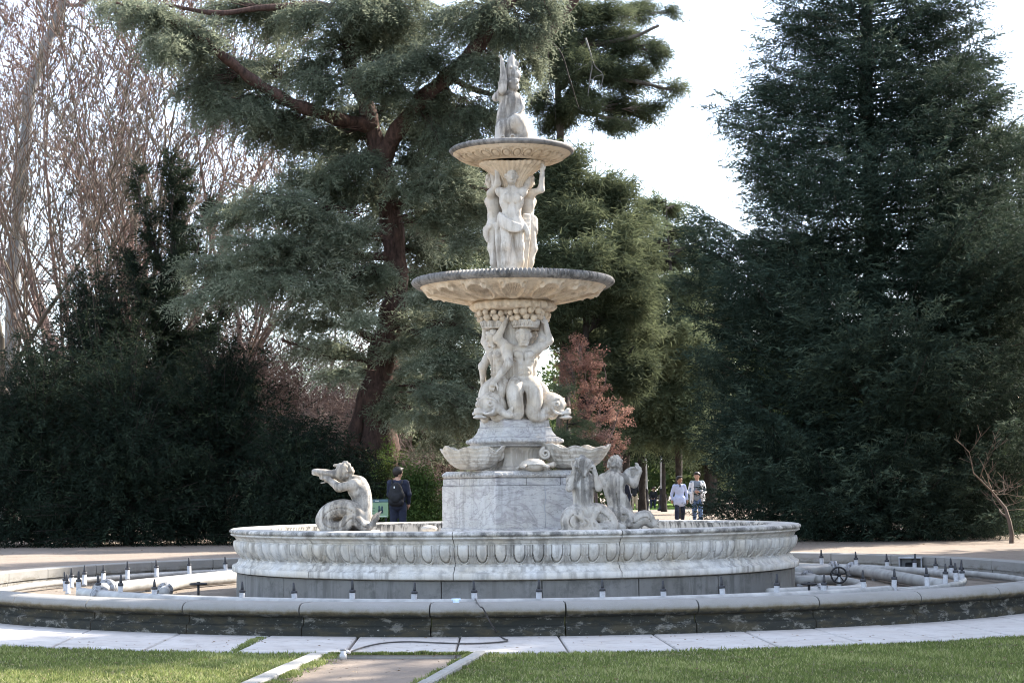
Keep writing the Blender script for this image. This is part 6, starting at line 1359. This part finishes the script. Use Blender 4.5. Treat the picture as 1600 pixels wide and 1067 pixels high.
# the dark conifer with upswept shaggy arms
def shaggy():
    Y = 21; PD = []
    for (x0, y0, x1, y1, n, w_) in ((268, 700, 268, 235, 22, 16), (268, 470, 205, 255, 9, 11), (268, 500, 330, 300, 8, 12), (268, 560, 190, 390, 8, 18), (268, 600, 350, 480, 8, 20), (268, 420, 300, 250, 6, 9), (240, 640, 170, 520, 6, 26), (300, 640, 390, 600, 6, 26)):
        for k in range(n):
            f = (k+.5)/n; PD.append((x0+(x1-x0)*f+RNG.normal(0, 3), y0+(y1-y0)*f, w_*(1.5-f*.8), 20, RNG.normal(0, .3), x0+(x1-x0)*max(0, f-.08), y0+(y1-y0)*max(0, f-.08)+10))
    padtree('conifer_tree', 'dark shaggy conifer with narrow upswept arms standing above the yews', 'tree', Y, [(268, 870), (268, 700), (268, 450), (268, 240)], [([(268, 470), (240, 380), (205, 255)], .06), ([(268, 500), (300, 420), (330, 300)], .06), ([(268, 560), (220, 470), (190, 390)], .07), ([(268, 600), (320, 540), (350, 480)], .07)], PD, SP_YEW, MT['f_yew'], MT['bark_dark'], .30, 14, 34, .3, .5, .16, .012, .9, up=.2)
shaggy()

# ------------------------------------------------------------------ bare trees and thickets
def baretree(name, label, base, H, spread, mat, seed, r0=.12, stems=1, depth=5, tw=.006, lean=(0, 0), buds=None, cat='tree', fork=3, upb=.5, group=None, wig=.10, nb=4):
    r = np.random.default_rng(seed); t = thing(name, label, cat, tuple(base), 0, group); tb = Tubes(); tips = []; base = np.array(base, float)
    def grow(p, d, L, rad, lev):
        n = 5 if lev < 3 else 3; q = [p]; dd = d.copy(); rr = [rad]
        wg = wig if lev < 2 else wig*.5
        for i in range(n-1):
            dd = dd+r.normal(0, wg, 3)+np.array([0, 0, .05 if lev < 3 else .02]); dd /= np.linalg.norm(dd); q.append(q[-1]+dd*L/(n-1)); rr.append(rad*(1-.45*(i+1)/(n-1)))
        tb.add(q, rr, 6 if lev < 2 else 3)
        if lev >= depth: tips.append(q[-1]); return
        k = fork if lev < depth-1 else fork+1
        for i in range(k):
            j = r.integers(1, n) if i else n-1; e = r.normal(0, 1, 3); e /= np.linalg.norm(e); e *= spread*2.2; e[2] = e[2]*.6+upb*.35; nd = dd*1.0+e*(1.0 if i else .35); nd /= np.linalg.norm(nd)
            grow(q[j], nd, L*r.uniform(.55, .82)*(.86 if lev > 3 else 1), max(tw, rr[j]*(.62 if i else .8)), lev+1)
    for s_ in range(stems):
        d = np.array([lean[0]+r.normal(0, .12)*(stems > 1), lean[1]+r.normal(0, .1)*(stems > 1), 1.0]); d /= np.linalg.norm(d); grow(base+np.array([r.normal(0, .2)*(stems > 1), r.normal(0, .2)*(stems > 1), -.1]), d, H*.30*r.uniform(.85, 1.1), r0*r.uniform(.8, 1.1), 0)
    o = obj('branches', tb.mesh('branches'), mat, None); os = [o]
    if buds is not None and tips:
        tp_ = np.array(tips); m = len(tp_)*6; P = np.repeat(tp_, 6, 0)+r.normal(0, .14, (m, 3)); s_ = r.uniform(.02, .045, m); T = P[:, None, :]+r.normal(0, 1, (m, 3, 3))*s_[:, None, None]
        os.append(obj('buds', tri_mesh('buds', T, r.random(m)), buds, None))
    root_to(t, *os); return t
def gb(px, Y): p = Wp(px, 850, Y); return (p[0], Y, zg)
baretree('bare_tree', 'leafless tree with a dark upright trunk near the left edge', gb(22, 26), 20, .36, MT['twig_ochre'], 21, .20, 1, 6, .015, (.0, 0))
baretree('bare_tree', 'leafless brown tree with many rising stems right of the left edge trunk', gb(85, 27), 19.5, .36, MT['twig_brown'], 22, .12, 3, 5, .015)
baretree('bare_tree', 'bare reddish budded tree behind the dark shaggy conifer', gb(150, 36), 29, .42, MT['twig_red'], 23, .2, 2, 6, .017, buds=MT['f_bud'])
baretree('bare_tree', 'leafless tree with long thin rising limbs seen above the conifer arms', gb(290, 30), 21.0, .40, MT['twig_brown'], 24, .15, 2, 6, .015)
baretree('bare_tree', 'distant reddish bare tree hazy with buds left of the cedar limb', gb(215, 50), 37, .42, MT['twig_red'], 25, .26, 2, 6, .02, buds=MT['f_bud'])
baretree('bare_tree', 'distant bare tree behind the cedar sprays at the left', gb(390, 44), 26, .45, MT['twig_pink'], 26, .22, 2, 6, .018, buds=MT['f_bud'])
baretree('bare_tree', 'bare tree standing farthest back at the left edge', gb(50, 58), 27, .42, MT['twig_pink'], 27, .24, 2, 6, .02)
baretree('bare_tree', 'bare tree showing pinkish twigs through the cedar at centre left', gb(470, 50), 22, .5, MT['twig_pink'], 28, .2, 2, 6, .018)
baretree('bare_tree', 'dense brown bare tree between the pale leaning trunk and the shaggy conifer', gb(125, 31), 21, .40, MT['twig_ochre'], 61, .16, 2, 6, .015)
baretree('bare_tree', 'tall bare tree with pinkish buds directly behind the top of the shaggy conifer', gb(265, 42), 30, .40, MT['twig_red'], 62, .2, 2, 6, .018, buds=MT['f_bud'])
baretree('bare_tree', 'greyish bare tree farthest back between the two leftmost trunks', gb(130, 64), 33, .42, MT['twig_pink'], 63, .25, 2, 6, .022, buds=MT['f_bud'])
baretree('bare_tree', 'bare twiggy tree at the right edge beyond the spruce', gb(1600, 44), 15.5, .5, MT['bark_grey'], 29, .14, 2, 5, .012)
baretree('small_bare_tree', 'small bare tree with a crooked trunk at the right edge before the spruce', gb(1580, 11.5), 3.9, .5, MT['twig_brown'], 31, .07, 1, 4, .006, (-.05, 0), wig=.2)
for i, (px, Y, H, lab) in enumerate(((385, 25, 4.6, 'left end of the pinkish bare thicket, above the dark yews'), (440, 27, 6.2, 'tall pinkish bare shrub in the middle of the thicket left of the cedar'), (500, 25, 5.4, 'arching bare shrub beneath the lowest left limb of the cedar'), (545, 29, 6.2, 'bare shrub close behind the cedar trunk on its left'), (640, 27, 5.2, 'bare shrub between the cedar trunk and the fountain'), (700, 24, 3.4, 'low brown bare shrub behind the left scallop shell'), (330, 28, 6.5, 'bare shrub glimpsed through the shaggy conifer'))):
    baretree('bare_shrub', lab, gb(px, Y), H, .75, MT['twig_pink'] if i != 5 else MT['twig_brown'], 50+i, .05, 5, 5, .0085, cat='shrub', upb=.25, wig=.2, fork=3)
# the pale plane limb at the upper left
t = thing('plane_tree', 'tall tree with a smooth pale leaning trunk crossing the upper left corner', 'tree', gb(20, 34)); tb = Tubes(); Yp = 34
limb(tb, [(15, 860, Yp), (18, 600, Yp), (22, 400, Yp), (38, 240, Yp), (48, 140, Yp), (78, 60, Yp), (98, 0, Yp), (120, -80, Yp)], [.30, .26, .22, .21, .20, .18, .15, .12], 12, .08)
limb(tb, [(92, 18, Yp), (75, 30, Yp), (62, 10, Yp), (50, -20, Yp)], [.08, .07, .06, .05]); limb(tb, [(80, 58, Yp), (110, 40, Yp), (140, 60, Yp), (170, 110, Yp)], [.07, .05, .04, .02]); limb(tb, [(98, 5, Yp), (120, 8, Yp), (160, -10, Yp)], [.08, .07, .06])
root_to(t, obj('trunk', tb.mesh('trunk'), MT['bark_pale'], None))
# bare grey hanging twigs in the pine crown
t = thing('bare_branch', 'dead grey forked branch hanging in the pine crown right of the top statue', 'branch', tuple(Wp(925, 60, 22.4))); tb = Tubes()
for pts, r_ in (([(915, 60), (925, 95), (922, 120), (918, 150)], .03), ([(922, 85), (930, 105), (942, 118), (938, 140)], .022), ([(925, 95), (905, 108), (895, 112)], .018), ([(941, 118), (928, 122), (920, 138)], .018)): limb(tb, [(a, b_, 22.4) for a, b_ in pts], np.linspace(r_, r_*.4, len(pts)), 5, .02)
root_to(t, obj('branch', tb.mesh('branch'), MT['bark_pale'], None))
t = thing('bare_branch', 'thin dark drooping twigs against the sky just right of the top statue', 'branch', tuple(Wp(860, 60, 21))); tb = Tubes()
for pts, r_ in (([(845, 55), (875, 80), (892, 130), (905, 170)], .03), ([(822, 90), (845, 110), (862, 140), (868, 190)], .018), ([(855, 62), (858, 120), (850, 200)], .012), ([(840, 100), (832, 150), (822, 215)], .010), ([(925, 200), (928, 240), (936, 285)], .012), ([(920, 205), (922, 235), (915, 262)], .008)): limb(tb, [(a, b_, 21) for a, b_ in pts], np.linspace(r_, r_*.4, len(pts)), 5, .04)
root_to(t, obj('branch', tb.mesh('branch'), MT['bark_dark'], None))

# ------------------------------------------------------------------ far wood that closes the view at path level
def farwood():
    P = []; D = []; L = []; Vv = []; r = np.random.default_rng(77)
    for i in range(190):
        px = r.uniform(560, 1900) if i < 130 else r.uniform(-260, 620); Y = r.uniform(85, 160); c = Wp(px, 800, Y); top = 17 if 900 < px < 1300 else (9 if px > 560 else 6); H = r.uniform(.55, 1)*top
        n = int(105*(1+H/12)); u = r.normal(0, 1, (n, 3)); u /= np.linalg.norm(u, axis=1, keepdims=True); rad = r.uniform(.5, 1, (n, 1)); w_ = r.uniform(2.2, 4.2)
        P.append(np.array([c[0], Y, zg+H*.52])+u*rad*np.array([w_, w_, H*.54])*(1+.2*np.sin(u[:, :1]*9+i))); D.append(u+r.normal(0, .5, (n, 3))); L.append(r.uniform(.8, 1.6, n)); Vv.append(np.full(n, r.uniform(.25, .8)))
    T, own = place(SP_FAR, *map(np.concatenate, (P, D, L))); T, v = finish(T, own, np.concatenate(Vv)); k = T[:, :, 2].min(1) > zg; T, v = T[k], v[k]
    o = obj('far_wood', tri_mesh('far_wood', T, v), MT['f_far']); meta(o, 'green wood of the park closing the view beyond the path', 'wood', kind='stuff')
    P = []; D = []; L = []; Vv = []
    for i in range(95):                             # leafless wood on the left, a haze of pinkish twigs
        px = r.uniform(-200, 800); Y = r.uniform(42, 75); c = Wp(px, 800, Y); H = r.uniform(4.5, 9.5) if 300 < px < 640 else r.uniform(3.5, 7.0); n = 260
        u = r.normal(0, 1, (n, 3)); u /= np.linalg.norm(u, axis=1, keepdims=True); w_ = r.uniform(1.6, 3); P.append(np.array([c[0], Y, zg+H*.5])+u*r.uniform(.2, 1, (n, 1))*np.array([w_, w_, H*.5])); d = u*.5+r.normal(0, .5, (n, 3)); d[:, 2] += .9; D.append(d); L.append(r.uniform(.9, 1.9, n)); Vv.append(np.full(n, r.uniform(.1, .9)))
    T, own = place(SP_TWIG, *map(np.concatenate, (P, D, L))); T, v = finish(T, own, np.concatenate(Vv), .2); k = T[:, :, 2].min(1) > zg; T, v = T[k], v[k]
    o = obj('far_bare_wood', tri_mesh('far_bare_wood', T, v), MT['f_twig']); meta(o, 'leafless wood of pinkish grey twigs behind the cedar on the left', 'wood', kind='stuff')
farwood()
# unseen evergreens added right of the view, sized to shade fountain and lawn
for i, (x, y, Rr, Hh) in enumerate(((14.8, 4.5, 3.5, 20), (19.3, 10.0, 3.8, 21), (23, 5.0, 4.2, 22), (21.5, -3.5, 3.8, 21), (27.5, -5, 4.2, 20), (17.2, -1.0, 3.3, 19))):
    pxx = CAM_LOC[0]; 
    bushmass('added_shade_tree', 'tall evergreen off the right side of the view, %s' % ('level with the fountain centre', 'just beside the big spruce', 'farther right than its neighbours', 'beyond the near lawn', 'farthest right and nearest the viewer', 'at the near side of the pool')[i], 'tree', 0, y, Rr, Hh, 620, MT['f_spruce'], SP_FAR, 1.0, .4, 90+i, .8, .3, .3, 1.2, xy=(x, y), per=12, sq=2.0)
print('tris', sum(len(m.polygons) for m in bpy.data.meshes))
